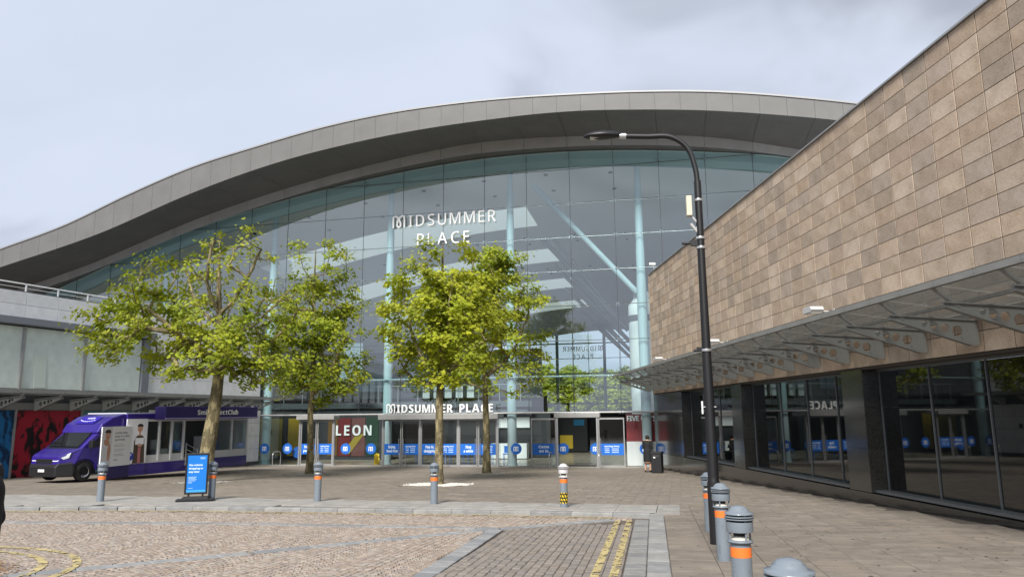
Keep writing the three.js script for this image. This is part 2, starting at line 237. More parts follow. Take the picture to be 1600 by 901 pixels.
{ // pale band of flags behind the far kerb
  const r = rng(12), strip = structure('pavement_strip'); strip.rotation.x = tilt;
  const pal = [[0.388, 0.370, 0.348], [0.415, 0.398, 0.370], [0.361, 0.348, 0.325], [0.401, 0.379, 0.348]], V = pal.concat(pal).map((c) => block(0.894, 0.06, 0.594, 0.004, tint(c, 0.03, r), r)), list = [];
  mesh('paving_bed', bx(26, 0.1, 2.15, -13.4, -0.076, -17.72), M.bed, strip);
  for (let i = 0; i < 28; i++) { const x = -0.95 - i * 0.9 - 0.05, zk = kerbZ(x); for (let k = 0; k < 8; k++) { const z = -18.45 + k * 0.6; if (z > zk - 0.5) break; list.push({ m: place(x, (r() - 0.5) * 0.003, z, 0, 1, 1), v: Math.floor(r() * 8) }); } }
  for (let k = 0; k < 4; k++) list.push({ m: place(-0.29, 0.001, -18.45 + k * 0.6 + 0.001, 0, 0.55, 1), v: k });
  pieces(strip, 'flagstone', list, V, M.slab);
}
{ // kerb stones
  const r = rng(13), kerb = structure('kerb'); kerb.rotation.x = tilt;
  const pal = [[0.333, 0.333, 0.329], [0.370, 0.365, 0.351], [0.305, 0.305, 0.305], [0.351, 0.343, 0.324]], V = pal.concat(pal).map((c) => block(0.892, 0.2, 0.29, 0.012, tint(c, 0.03, r), r)), list = [];
  for (let i = 0; i < 34; i++) { const x = -0.95 - i * 0.9, a = Math.atan2(kerbZ(x + 0.45) - kerbZ(x - 0.45), 0.9); list.push({ m: place(x - 0.05, 0.004, kerbZ(x) - 0.16, -a), v: i % 8 }); }
  for (let j = 0; j < 24; j++) { const z = -16.15 + j * 0.9; list.push({ m: place(kerbX(z) + 0.15, 0.004, z, Math.PI / 2 + 0.032), v: (j * 5 + 3) % 8 }); }
  // channel blocks at road level
  const W = pal.map((c) => block(0.44, 0.1, 0.28, 0.01, tint(c, 0.03, r).map((q) => q * 0.86), r)); const l2 = [];
  for (let j = 0; j < 46; j++) { const z = -15.75 + j * 0.45; l2.push({ m: place(kerbX(z) - 0.15, -drop + 0.002, z, Math.PI / 2 + 0.032), v: j % 4 }); }
  pieces(kerb, 'kerb_stone', list, V, M.slab); pieces(kerb, 'channel_stone', l2, W, M.slab);
}
{ // road of small setts with grey bands and yellow lines
  const r = rng(14), road = structure('road'); road.rotation.x = tilt;
  const bed = new Tri(), Y = -drop - 0.03; for (let i = 0; i < 40; i++) { const x0 = -34 + i * 0.85, x1 = x0 + 0.85; bed.quad([x0, Y, 6], [x1, Y, 6], [x1, Y, Math.max(kerbZ(x1), -16.5) - 0.1], [x0, Y, kerbZ(x0) - 0.1]); }
  mesh('road_bed', bed.geo(), M.bed, road);
  const seg = (a, b) => ({ a, b, L: Math.hypot(b[0] - a[0], b[1] - a[1]) });
  const bands = [[[-34, -9.2], [-13.67, -13.06]], [[-13.67, -13.06], [-8.28, -13.77]], [[-8.28, -13.77], [-3.3, -13.98]], [[-3.3, -13.98], [-1.5, -15.85]], [[-9.2, -6.9], [-6.25, -10.4]], [[-6.25, -10.4], [-3.55, -13.75]], [[-3.38, -13.8], [-2.85, -3]], [[-2.85, -3], [-2.6, 5]]].map((q) => seg(...q));
  const distSeg = (x, z, s) => { const dx = (s.b[0] - s.a[0]) / s.L, dz = (s.b[1] - s.a[1]) / s.L, t = clamp((x - s.a[0]) * dx + (z - s.a[1]) * dz, 0, s.L); return Math.hypot(x - s.a[0] - dx * t, z - s.a[1] - dz * t); };
  const onBand = (x, z) => bands.some((s) => distSeg(x, z, s) < 0.17);
  const isl = [-10.3, -7.2], near = (x, z) => Math.hypot(x - isl[0], z - isl[1]);
  const palS = [[0.387, 0.314, 0.254], [0.359, 0.299, 0.251], [0.415, 0.350, 0.292], [0.333, 0.269, 0.228], [0.397, 0.330, 0.281], [0.369, 0.294, 0.234], [0.313, 0.264, 0.234], [0.433, 0.384, 0.330]];
  const palB = [[0.286, 0.249, 0.218], [0.313, 0.274, 0.240], [0.258, 0.230, 0.207], [0.333, 0.289, 0.254], [0.276, 0.235, 0.197], [0.240, 0.214, 0.197]];
  const VS = palS.concat(palS).map((c) => block(0.094, 0.05, 0.094, 0.009, tint(c, 0.06, r), r)), VB = palB.concat(palB).map((c) => block(0.113, 0.05, 0.194, 0.009, tint(c, 0.06, r), r)), VG = [[0.333, 0.339, 0.344], [0.294, 0.300, 0.310], [0.366, 0.366, 0.366]].map((c) => block(0.44, 0.06, 0.27, 0.008, tint(c, 0.03, r), r));
  const xC = (z) => (z < -3 ? lerp(-2.85, -3.38, (z + 3) / -10.8) : lerp(-2.85, -2.6, (z + 3) / 8)), zD = (x) => lerp(-13.98, -15.85, (x + 3.3) / 1.8);
  const inR = (x, z) => x > xC(z) + 0.15 && z > zD(x) + 0.2, edge = (x, z) => z > kerbZ(x) + 0.06 && x < kerbX(z) - 0.32;
  const list = [], brick = [], grey = [];
  for (let c = 0; c < 30; c++) { // segmental arcs
    const cx = -0.2 - c * 1.25;
    for (let k = 0; k < 210; k++) for (let q = 0; q < 12; q++) {
      const t = (q - 5.5) * 0.104, z = 4 - k * 0.104 - (Math.sqrt(1.1 - t * t) - 0.8) * 0.9, x = cx + t;
      if (!edge(x, z) || inR(x, z) || onBand(x, z) || near(x, z) < 1.85 || !inView(x, gy(z), z, 1.25)) continue;
      list.push({ m: place(x + (r() - 0.5) * 0.008, -drop + (r() - 0.5) * 0.007, z + (r() - 0.5) * 0.008, Math.asin(clamp(t / 1.1, -1, 1)) * 0.85 + (r() - 0.5) * 0.1, 0.93 + 0.1 * r(), 0.93 + 0.1 * r(), (r() - 0.5) * 0.05, (r() - 0.5) * 0.05), v: Math.floor(r() * 16) });
    }
  }
  for (let i = 0; i < 24; i++) for (let j = 0; j < 90; j++) {
    const z = 3 - j * 0.2 - (i % 2) * 0.1 - 0.03 * hash3(i, 0, 2), x = kerbX(z) - 0.37 - i * 0.119;
    if (!edge(x + 0.03, z) || !inR(x, z) || onBand(x, z) || !inView(x, gy(z), z, 1.25)) continue;
    brick.push({ m: place(x, -drop + (r() - 0.5) * 0.008, z, 0.03 + (r() - 0.5) * 0.03, 1, 1, (r() - 0.5) * 0.03, (r() - 0.5) * 0.04), v: Math.floor(r() * 12) });
  }
  for (const s of bands) for (let d = 0.22; d < s.L; d += 0.45) { const x = s.a[0] + (s.b[0] - s.a[0]) * d / s.L, z = s.a[1] + (s.b[1] - s.a[1]) * d / s.L; if (x < -20 || near(x, z) < 2.0) continue; grey.push({ m: place(x, -drop + 0.002 + (r() - 0.5) * 0.003, z, -Math.atan2(s.b[1] - s.a[1], s.b[0] - s.a[0])), v: Math.floor(r() * 3) }); }
  pieces(road, 'sett', list, VS, M.sett); pieces(road, 'paving_brick', brick, VB, M.sett); pieces(road, 'band_stone', grey, VG, M.sett);
  const line = (pts, w) => { const t = new Tri(); for (let i = 0; i + 1 < pts.length; i++) { const [a, b] = [pts[i], pts[i + 1]], d = Math.hypot(b[0] - a[0], b[1] - a[1]), n0 = pts[i - 1] || a, n1 = pts[i + 2] || b; const nr = (p, q) => { const l = Math.hypot(q[0] - p[0], q[1] - p[1]); return [-(q[1] - p[1]) / l * w / 2, (q[0] - p[0]) / l * w / 2]; }; const A = nr(n0, b), B = nr(a, n1), y = -drop + 0.009; t.quad([a[0] - A[0], y, a[1] - A[1]], [b[0] - B[0], y, b[1] - B[1]], [b[0] + B[0], y, b[1] + B[1]], [a[0] + A[0], y, a[1] + A[1]]); } return t.geo(); };
  const zs = []; for (let z = -15.75; z < 4; z += 0.4) zs.push(z);
  const mk = (n, pts, w) => mesh(n, line(pts, w), M.yellow, road);
  mk('yellow_line', zs.map((z) => [kerbX(z) - 0.63, z]), 0.11); mk('yellow_line', zs.map((z) => [kerbX(z) - 0.40, z]), 0.11);
  const xs = []; for (let x = -1.4; x > -30; x -= 0.5) xs.push(x);
  mk('yellow_line', xs.map((x) => [x, kerbZ(x) + 0.24]), 0.075); mk('yellow_line', xs.map((x) => [x, kerbZ(x) + 0.45]), 0.075);
  for (const R of [2.85, 2.45]) { const pts = [[-24, isl[1] - R]]; for (let a = 0; a <= 14; a++) { const an = -Math.PI / 2 + a / 14 * Math.PI * 0.5; pts.push([isl[0] + Math.cos(an) * R, isl[1] + Math.sin(an) * R]); } pts.push([isl[0] + R, 3]); mk('yellow_line', pts, 0.11); }
  // round-cornered island at the lower left
  const isle = structure('traffic_island'); isle.rotation.x = tilt;
  const r0 = 1.72; mesh('island_top', merge([new THREE.CylinderGeometry(r0 - 0.3, r0 - 0.3, 0.1, 40).translate(isl[0], -0.055, isl[1]), bx(14, 0.1, r0 * 2 - 0.8, isl[0] - 7, -0.0552, isl[1])]), M.soil, isle);
  const V = [[0.36, 0.36, 0.355], [0.40, 0.395, 0.38], [0.33, 0.33, 0.33]].map((c) => block(0.52, 0.2, 0.29, 0.02, c, r)), l3 = [];
  for (let a = 0; a < 11; a++) { const an = -Math.PI / 2 + (a + 0.5) / 11 * Math.PI; l3.push({ m: place(isl[0] + Math.cos(an) * (r0 - 0.15), 0.004, isl[1] + Math.sin(an) * (r0 - 0.15), -an + Math.PI / 2, 0.9, 1), v: a % 3 }); }
  for (let i = 0; i < 12; i++) for (const s of [-1, 1]) l3.push({ m: place(isl[0] - 0.28 - i * 0.53, 0.004, isl[1] + s * (r0 - 0.15)), v: i % 3 });
  pieces(isle, 'kerb_stone', l3, V, M.slab);
  // fallen catkins and litter gathered against the island kerb
  const lf = [], C = []; for (let i = 0; i < 2600; i++) { const an = -1.75 + 1.75 * r(), R = 1.75 + 0.62 * r() * r() * (0.5 + noise3(an * 3, 1, 1)); const a = r() * 6.28, s = 0.012 + 0.02 * r(), x = isl[0] + Math.cos(an) * R, z = isl[1] + Math.sin(an) * R, y = -drop + 0.006 + r() * 0.018, c = Math.cos(a) * s, d = Math.sin(a) * s; lf.push(x - c, y, z - d, x + d * 0.6, y + 0.012 * r(), z - c * 0.6, x + c, y, z + d); const q = 0.5 + 0.8 * r(); for (let k = 0; k < 3; k++) C.push(0.22 * q, 0.11 * q, 0.04 * q); }
  const lg = new THREE.BufferGeometry(); lg.setAttribute('position', new THREE.Float32BufferAttribute(lf, 3)); lg.setAttribute('color', new THREE.Float32BufferAttribute(C, 3)); lg.computeVertexNormals();
  const lit = mesh('leaf_litter', lg, new THREE.MeshStandardMaterial({ vertexColors: true, roughness: 1, side: THREE.DoubleSide }), scene); lit.rotation.x = tilt; lit.userData = { kind: 'stuff', label: 'brown leaf litter lying in the gutter of the kerbed island', category: 'leaf litter' };
}
{ // trodden chewing gum on the slabs
  const r = rng(77), P = []; for (let i = 0; i < 900; i++) { const z = -2 - 34 * r(), x = z > -18.7 ? kerbX(z) + 0.35 + (xRight(z) - kerbX(z) - 0.8) * r() : xLeft(z) + 3 + (xRight(z) - xLeft(z) - 4) * r(), a = 0.012 + 0.02 * r() * r(), y = 0.0075, n = 7; for (let k = 0; k < n; k++) { const q = (e) => [x + Math.cos(e) * a * (0.8 + 0.4 * hash3(i, Math.round(e * 10), 2)), y, z + Math.sin(e) * a]; P.push(x, y, z, ...q((k + 1) % n / n * 6.283), ...q(k / n * 6.283)); } }
  const g = new THREE.BufferGeometry(); g.setAttribute('position', new THREE.Float32BufferAttribute(P, 3)); g.computeVertexNormals(); const m = mesh('gum_spots', g, std(0.10, 0.09, 0.08, 0.9), scene); m.rotation.x = tilt; m.userData = { kind: 'stuff', label: 'dark trodden chewing gum spots scattered over the paving', category: 'gum spots' };
}
console.log('ground done');
// ---------------------------------------------------------------- shopping centre with the arched glass front
const ZF = -41, FL = -1.12;                                // glass plane, hall floor
const yTop = spl([[-48, 10.0], [-44, 11.0], [-40.34, 12.01], [-35.82, 13.22], [-31.48, 14.83], [-27.26, 16.19], [-23.13, 17.09], [-19.14, 17.84], [-15.27, 18.3], [-11.53, 18.48], [-7.93, 18.47], [-4.47, 18.32], [-1.14, 18.1], [2.06, 17.76], [5.13, 17.25], [9.2, 16.36], [13, 15.3], [18, 13.6]]);
const yBot = spl([[-48, 9.1], [-44, 10.0], [-40.19, 10.91], [-33.48, 12.55], [-27.56, 14.53], [-23.06, 15.76], [-19.09, 16.53], [-13.74, 17.17], [-7.94, 17.45], [-4.49, 17.42], [-1.18, 17.16], [2.01, 16.79], [5.06, 16.28], [8.28, 15.63], [13, 14.4], [18, 12.7]]);
const yIn = spl([[-48, 8.95], [-41.33, 10.65], [-37.05, 11.8], [-28.68, 14.5], [-20.3, 16.42], [-12.81, 17.54], [-8.85, 17.70], [-3.18, 17.41], [2.15, 16.84], [7.3, 15.6], [13, 13.9], [18, 12.2]]);
const yIn2 = spl([[-48, 8.6], [-40.39, 10.36], [-36.52, 11.42], [-28.64, 13.87], [-20.28, 15.83], [-12.81, 16.89], [-8.85, 17.03], [-3.2, 16.83], [2.12, 16.24], [6.46, 15.34], [13, 13.4], [18, 11.6]]);
const yG = spl([[-48, 7.9], [-39.77, 10.55], [-34.98, 12.3], [-29.85, 13.95], [-23.49, 15.37], [-18.29, 16.22], [-13.17, 16.80], [-8.09, 17.0], [-2.98, 16.80], [2.13, 16.25], [6.69, 15.5], [13, 13.5], [18, 11.8]]);
const X0 = -8.09 - 2.56 * 15, X1 = -8.09 + 2.56 * 9;
const mall = thing('shopping_centre', 'glass-fronted shopping centre with a sweeping grey arched roof', 'building');
const zo = -36.5, zi = -40.35;
{
  const n = Math.round((X1 - X0) / 1.28);
  for (let i = 0; i < n; i++) {                            // fascia panels along the outer edge
    const a = X0 + i * 1.28 + 0.005, b = X0 + (i + 1) * 1.28 - 0.005, t = new Tri(), K = 3, d = 0.08;
    for (let k = 0; k < K; k++) { const x = lerp(a, b, k / K), q = lerp(a, b, (k + 1) / K); t.quad([x, yBot(x), zo], [q, yBot(q), zo], [q, yTop(q), zo], [x, yTop(x), zo]); t.quad([x, yBot(x), zo - d], [q, yBot(q), zo - d], [q, yBot(q), zo], [x, yBot(x), zo]); }
    t.quad([a, yBot(a), zo - d], [a, yBot(a), zo], [a, yTop(a), zo], [a, yTop(a), zo - d]); t.quad([b, yBot(b), zo], [b, yBot(b), zo - d], [b, yTop(b), zo - d], [b, yTop(b), zo]);
    mesh('fascia_panel', t.geo(0.4), M.fascia[Math.floor(hash3(i, 3, 3) * 4)], mall);
  }
  const back = new Tri(); for (let i = 0; i < n * 2; i++) { const x = X0 + i * 0.64, q = x + 0.64; back.quad([x, yBot(x) + 0.01, zo - 0.07], [q, yBot(q) + 0.01, zo - 0.07], [q, yTop(q) - 0.02, zo - 0.07], [x, yTop(x) - 0.02, zo - 0.07]); }
  mesh('fascia_backing', back.geo(), M.dark, mall);
  const rim = new Tri(); for (let i = 0; i < n * 2; i++) { const x = X0 + i * 0.64, q = x + 0.64, h = 0.09; rim.quad([x, yTop(x), zo + 0.05], [q, yTop(q), zo + 0.05], [q, yTop(q) + h, zo + 0.05], [x, yTop(x) + h, zo + 0.05]); rim.quad([x, yTop(x) + h, zo + 0.05], [q, yTop(q) + h, zo + 0.05], [q, yTop(q) + h, zo - 0.5], [x, yTop(x) + h, zo - 0.5]); rim.quad([x, yTop(x), zo - 0.01], [q, yTop(q), zo - 0.01], [q, yTop(q), zo + 0.05], [x, yTop(x), zo + 0.05]); }
  mesh('roof_edge_trim', rim.geo(), M.rim, mall);
  const m = Math.round((X1 - X0) / 2.56);
  for (let i = 0; i < m; i++) {
    const a = X0 + i * 2.56 + 0.008, b = X0 + (i + 1) * 2.56 - 0.008, K = 4, s = new Tri(), f = new Tri(), u = new Tri();
    for (let k = 0; k < K; k++) {
      const x = lerp(a, b, k / K), q = lerp(a, b, (k + 1) / K);
      for (let w = 0; w < 4; w++) { const A = (e, v) => [e, lerp(yBot(e) + 0.02, yIn(e), v / 4) + 0.12 * Math.sin(Math.PI * v / 4), lerp(zo - 0.08, zi, v / 4)]; s.quad(A(x, w + 1), A(q, w + 1), A(q, w), A(x, w)); }
      f.quad([x, yIn2(x), zi], [q, yIn2(q), zi], [q, yIn(q), zi], [x, yIn(x), zi]);
      u.quad([x, yG(x) + 0.02, ZF - 0.12], [q, yG(q) + 0.02, ZF - 0.12], [q, yIn2(q), zi], [x, yIn2(x), zi]);
    }
    mesh('soffit_panel', s.geo(0.4), M.soffit[i % 3], mall); mesh('inner_fascia_panel', f.geo(0.4), M.band[i % 2], mall); mesh('head_flashing', u.geo(0.4), M.soffit[(i + 1) % 3], mall);
  }
}
const roofDrop = (z) => 0.043 * Math.max(0, -z + ZF);
const slots = [[-50.5, -55.2], [-62, -66.5], [-73.5, -78], [-85, -89.5]], SX0 = -8.09 - 2.56 * 9, SX1 = -8.09 - 2.56 * 0.75;
{ // roof sheet, ceiling and rooflights between them
  const zs = [zo, ZF, ...slots.flat(), -97, -108.4], roof = new Tri(), ceil = new Tri(), up = new Tri(), xs = []; for (let x = X0; x < X1 + 0.1; x += 1.28) xs.push(x); xs.push(SX1); xs.sort((a, b) => a - b);
  const yc = (x, z) => yG(x) - 0.05 - roofDrop(z), yr = (x, z) => (z > ZF ? lerp(yTop(x) + 0.08, yTop(x) + 0.3, (zo - z) / (zo - ZF)) : yTop(x) + 0.3 - roofDrop(z));
  const open = (x, z) => x > SX0 - 0.1 && x < SX1 && slots.some(([a, b]) => z < a && z > b);
  for (let i = 0; i + 1 < xs.length; i++) for (let j = 0; j + 1 < zs.length; j++) {
    const [x, q, z, w] = [xs[i], xs[i + 1], zs[j], zs[j + 1]]; if (open((x + q) / 2, (z + w) / 2)) continue;
    roof.quad([x, yr(x, z), z], [q, yr(q, z), z], [q, yr(q, w), w], [x, yr(x, w), w]);
    if (j > 0) ceil.quad([x, yc(x, w), w], [q, yc(q, w), w], [q, yc(q, z), z], [x, yc(x, z), z]);
  }
  mesh('roof', roof.geo(), M.roof, mall); mesh('hall_ceiling', ceil.geo(0.3), M.ceiling, mall);
  for (const [a, b] of slots) {
    const w = new Tri(), g = new Tri();
    for (let i = 0; i + 1 < xs.length; i++) { const [x, q] = [xs[i], xs[i + 1]]; if (!open((x + q) / 2, (a + b) / 2)) continue; for (const z of [a, b]) w.quad([x, yc(x, z), z], [q, yc(q, z), z], [q, yr(q, z), z], [x, yr(x, z), z]); g.quad([x, yr(x, a) + 0.02, a], [q, yr(q, a) + 0.02, a], [q, yr(q, b) + 0.02, b], [x, yr(x, b) + 0.02, b]); }
    const e = xs.filter((x) => x > SX0 - 0.2 && x < SX1 + 0.01), x0 = e[0], x1 = e[e.length - 1];
    for (const x of [x0, x1]) w.quad([x, yc(x, a), a], [x, yc(x, b), b], [x, yr(x, b), b], [x, yr(x, a), a]);
    const s = mesh('rooflight', g.geo(), phys(0.52, 0.56, 0.56, 0.6, { transmission: 0.8, thickness: 0, side: THREE.DoubleSide }), mall); mesh('upstand', w.geo(), M.white, s);
  }
  const dl = []; for (const z of [-44.5, -47.5, -58, -60, -69, -71]) for (let x = -28; x < -1; x += 4.1) { const g = cyl(0.14, 0.14, 0.1, x, yc(x, z) - 0.02, z, 10); dl.push(g); }
  for (const g of dl) mesh('downlight', g, M.dark, mall);
}
const rows = [FL, 1.79, 3.79, 5.78, 7.76, 9.77, 11.75, 13.75, 15.82, 30], cols = []; for (let x = X0; x < X1 + 0.1; x += 2.56) cols.push(x);
{ // panes, joints, rods
  const skip = (x, j) => j === 0 && x > -24.7 && x < -1.6;
  const spider = [];
  for (let i = 0; i + 1 < cols.length; i++) for (let j = 0; j + 1 < rows.length; j++) {
    const a = cols[i] + 0.012, b = cols[i + 1] - 0.012, y0 = rows[j] + 0.012; if (skip((a + b) / 2, j)) continue;
    const top = (x) => Math.min(rows[j + 1] - 0.012, yG(x)); if (Math.max(top(a), top(b), top((a + b) / 2)) < y0 + 0.05) continue;
    const P = [[a, y0], [b, y0]]; for (let k = 6; k >= 0; k--) { const x = lerp(a, b, k / 6); P.push([x, Math.max(y0 + 0.001, top(x))]); }
    const g = new THREE.ShapeGeometry(new THREE.Shape(P.map((p) => new THREE.Vector2(...p)))); g.translate(0, 0, ZF); mesh('glass_pane', g, M.pane, mall);
    if (j > 0 && y0 < yG(a)) spider.push([a - 0.012, rows[j]]);
  }
  for (const x of cols) { const lo = x > -24.7 && x < -1.6 ? rows[1] : FL; mesh('glazing_joint', bx(0.02, yG(x) - lo, 0.03, x, (yG(x) + lo) / 2, ZF), M.seal, mall); }
  for (let j = 2; j < 9; j++) { let x0 = cols[0]; while (yG(x0) < rows[j] && x0 < -8) x0 += 0.2; let x1 = X1; while (yG(x1) < rows[j] && x1 > -8) x1 -= 0.2; const r = j === 2 ? 0.05 : 0.018; mesh(j === 2 ? 'transom_tube' : 'tension_rod', bar([x0, rows[j], ZF - (j === 2 ? 0.16 : 0.10)], [x1, rows[j], ZF - (j === 2 ? 0.16 : 0.10)], r), j === 2 ? M.teal : M.steel, mall); mesh('glazing_joint', bx(x1 - x0, 0.018, 0.02, (x0 + x1) / 2, rows[j], ZF - 0.002), M.seal, mall); }
  mesh('transom_tube', bar([X0, rows[1], ZF - 0.02], [X1, rows[1], ZF - 0.02], 0.055), M.alu, mall);
  const sp = []; for (const [x, y] of spider) { for (const s of [1, -1]) sp.push(bx(0.26, 0.03, 0.03, x, y, ZF - 0.05, 0, s * Math.PI / 4)); sp.push(cyl(0.035, 0.035, 0.03, x, y, ZF + 0.02, 8)); }
  const f = mesh('spider_fittings', merge(sp), M.steel, mall); f.userData.kind = 'stuff';
  // curved edge beam behind the glass
  const be = new Tri(), B = [[-0.15, 0.1], [-0.15, -0.5], [-0.3, -0.88], [-0.55, -0.88], [-0.75, -0.5], [-0.75, 0.1]];
  for (let x = X0; x < X1; x += 0.64) for (let k = 0; k + 1 < B.length; k++) { const q = x + 0.64, [z0, h0] = B[k], [z1, h1] = B[k + 1]; be.quad([x, yG(x) + h1, ZF + z1], [q, yG(q) + h1, ZF + z1], [q, yG(q) + h0, ZF + z0], [x, yG(x) + h0, ZF + z0]); }
  mesh('arch_beam', be.geo(), M.teal, mall);
  for (const x of [-40, -32.3, -24.6, -16.75, -9.2, -1.65, 6]) { // columns
    const t = yG(x) - 0.75, p = [[0.30, FL], [0.30, FL + 0.12], [0.265, FL + 0.14]]; for (let y = 1.79; y < t; y += 1.99) { const r = y < 8 ? 0.265 : lerp(0.265, 0.16, (y - 8) / (t - 8)); p.push([r, y - 0.03], [r + 0.012, y], [r, y + 0.03], [r * 1.03, y + 1.0]); } p.push([0.15, t]);
    const c = mesh('column', lathe(p, 24), M.teal, mall); c.position.set(x, 0, ZF - 0.52);
  }
  // raking struts from the column head
  for (const [a, b] of [[[-1.95, 8.6, -42.6], [-7.9, 15.4, -42.3]], [[-1.2, 8.6, -42.6], [5.4, 14.6, -42.3]]]) mesh('raking_strut', bar(a, b, 0.17, 14), M.teal, mall);
  for (const z of [-52, -60, -69, -78]) { for (const [dx, r] of [[-6.0, 0.17], [-5.2, 0.12]]) mesh('raking_strut', bar([-2.6 + (z + 42) * 0.05, 7.5, z], [-2.6 + dx + (z + 42) * 0.05, 15.0 - roofDrop(z) + dx * 0.02, z], r, 10), M.alu, mall); }
  const dc = mesh('drum_column', lathe([[0.78, FL], [0.78, 6.9], [0.8, 6.92], [0.8, 7.35], [0.78, 7.37], [0.78, 7.9], [0.5, 8.25], [0.42, 8.7], [0, 8.7]], 32), M.white, mall); dc.position.set(-1.75, 0, -43.2); mesh('collar', lathe([[0.82, 6.95], [0.83, 7.0], [0.83, 7.25], [0.82, 7.3]], 32), M.darkGrey, dc);
}
{ // the hall behind the glass
  mesh('hall_floor', bx(66, 0.3, 68, -13, FL - 0.17, ZF - 34), M.floor, mall);
  mesh('threshold', bx(24, 0.12, 1.1, -13.1, FL - 0.055, ZF + 0.2), std(0.42, 0.39, 0.35, 0.8, { map: T.grit }), mall);
  const wallL = new Tri(); wallL.quad([-9.3, FL, -52], [-19.6, FL, -108], [-19.6, 6.4, -108], [-9.3, 6.4, -52]); wallL.quad([-46, 3.0, -52], [-9.3, 3.0, -52], [-9.3, 6.4, -52], [-46, 6.4, -52]);  wallL.quad([-46, FL, -54], [-9.3, FL, -54], [-9.3, 3.0, -54], [-46, 3.0, -54]);
  mesh('shop_block', wallL.geo(), std(0.07, 0.073, 0.08, 0.5), mall);
  const wallR = new Tri(); wallR.quad([-2.4, FL, -44.5], [-2.4, 8.0, -44.5], [-6.0, 8.0, -108], [-6.0, FL, -108]); wallR.quad([-2.4, FL, -44.5], [12, FL, -44.5], [12, 8, -44.5], [-2.4, 8, -44.5]); 
  mesh('shop_block', wallR.geo(), M.darkGrey, mall);
  mesh('shop_roof', new Tri().quad([-46, 6.4, -52], [-9.3, 6.4, -52], [-19.6, 6.4, -108], [-46, 6.4, -108]).geo(), M.white, mall); mesh('shop_roof', new Tri().quad([-2.4, 8, -44.5], [12, 8, -44.5], [12, 8, -108], [-6.0, 8, -108]).geo(), M.white, mall);
  mesh('side_wall', bx(0.3, 9.5, 68, X0, 2.9, ZF - 34), M.white, mall); mesh('side_wall', bx(0.3, 12, 68, X1, 4.5, ZF - 34), M.white, mall);
  // balcony with balustrade
  const bal = mesh('balcony', bx(21.5, 0.4, 3.4, -20.2, 2.45, -50.4), M.darkGrey, mall); mesh('handrail', bx(21.5, 0.06, 0.08, -20.2, 3.75, -48.75), M.steel, bal); for (let i = 0; i < 15; i++) mesh('baluster', bx(0.05, 1.1, 0.05, -30.5 + i * 1.45, 3.2, -48.75), M.steel, bal);
  for (let i = 0; i < 5; i++) mesh('poster', bx(0.5, 0.8, 0.03, -17.0 + i * 0.8, 3.3, -49.2), M.white, bal);
  mesh('downstand', bx(21.5, 0.28, 0.2, -20.2, 1.9, -47.4), M.darkGrey, mall);
  for (const [x, w] of [[-27, 3.2], [-22.2, 2.4], [-18.9, 1.6], [-12.6, 2.6]]) mesh('shop_window', bx(w, 2.4, 0.05, x, 4.7, -51.9), phys(0.20, 0.24, 0.28, 0.1, {}), mall);
  mesh('hall_screen', bx(1.6, 2.6, 0.1, -21.4, 5.3, -46.5), std(0.30, 0.37, 0.42, 0.4), mall);
  // shop fronts facing the doors
  const leon = mesh('shopfront', bx(10.2, 3.2, 0.2, -23.6, 0.45, -46.8), M.dark, mall);
  for (const [x, w, c] of [[-27.4, 1.9, M.olive], [-25.6, 0.8, M.yellowPaint], [-22.7, 0.7, std(0.12, 0.06, 0.012)], [-21.85, 0.9, std(0.13, 0.012, 0.014)], [-20.85, 0.95, std(0.13, 0.05, 0.047)], [-19.85, 0.85, std(0.012, 0.04, 0.022)]]) mesh('wall_panel', bx(w, 2.5, 0.04, x, 0.35, -46.67), c, leon);
  const o = new THREE.Mesh(prism([[0, 0], [0.55, 0], [1.6, 1.3], [1.05, 1.3]], 0.02), std(0.30, 0.22, 0.03)); shade(o); o.name = 'stripe'; o.position.set(-22.0, -0.75, -46.64); leon.add(o);
  const ls = new THREE.Group(); ls.name = 'shop_sign'; ls.userData.hasM = true; ls.position.set(-21.15, 0.45, -46.6); mall.add(ls); lettering(ls, 'LEON', 2.55, 0.68, 0, M.white, 0.05, font);
  mesh('shopfront', bx(8, 3.0, 0.2, -12.4, 0.4, -50), M.dark, mall); mesh('counter', bx(2.4, 0.95, 0.7, -10.9, -0.62, -48.5), M.white, mall); mesh('menu_board', bx(2.2, 0.7, 0.06, -10.9, 1.2, -49.8), M.white, mall);
  for (let i = 0; i < 7; i++) { const s = mesh('cafe_seat', merge([rbx(0.42, 0.06, 0.4, 0.02, 0, 0.45, 0), rbx(0.42, 0.42, 0.05, 0.02, 0, 0.72, -0.2), ...[[-0.17, -0.16], [0.17, -0.16], [-0.17, 0.16], [0.17, 0.16]].map(([a, b]) => bar([a, 0, b], [a, 0.44, b], 0.015))]), M.blue, mall); s.position.set(-16.1 + i * 0.95, FL, -45.4 - (i % 2) * 0.8); }
  const kiosk = mesh('kiosk', rbx(2.3, 2.7, 1.6, 0.05, -7.9, 0.25, -58), M.black, mall); mesh('kiosk_panel', bx(1.0, 1.0, 0.03, -8.4, -0.35, -57.18), M.yellowPaint, kiosk); mesh('kiosk_screen', bx(0.8, 0.45, 0.03, -7.4, 1.1, -57.18), std(0.02, 0.16, 0.30, 0.3), kiosk);
  mesh('far_shops', bx(16, 3.2, 0.3, -12, 0.4, -97), M.dark, mall); mesh('footbridge', merge([bx(17, 0.35, 2.4, -12, 2.1, -99), bx(17, 0.08, 0.1, -12, 3.3, -97.8), ...Array.from({ length: 9 }, (_, i) => bar([-20 + i * 2, 2.2, -97.8], [-19 + i * 2 - (i % 2) * 2 + 1, 3.3, -97.8], 0.06))]), M.dark, mall);
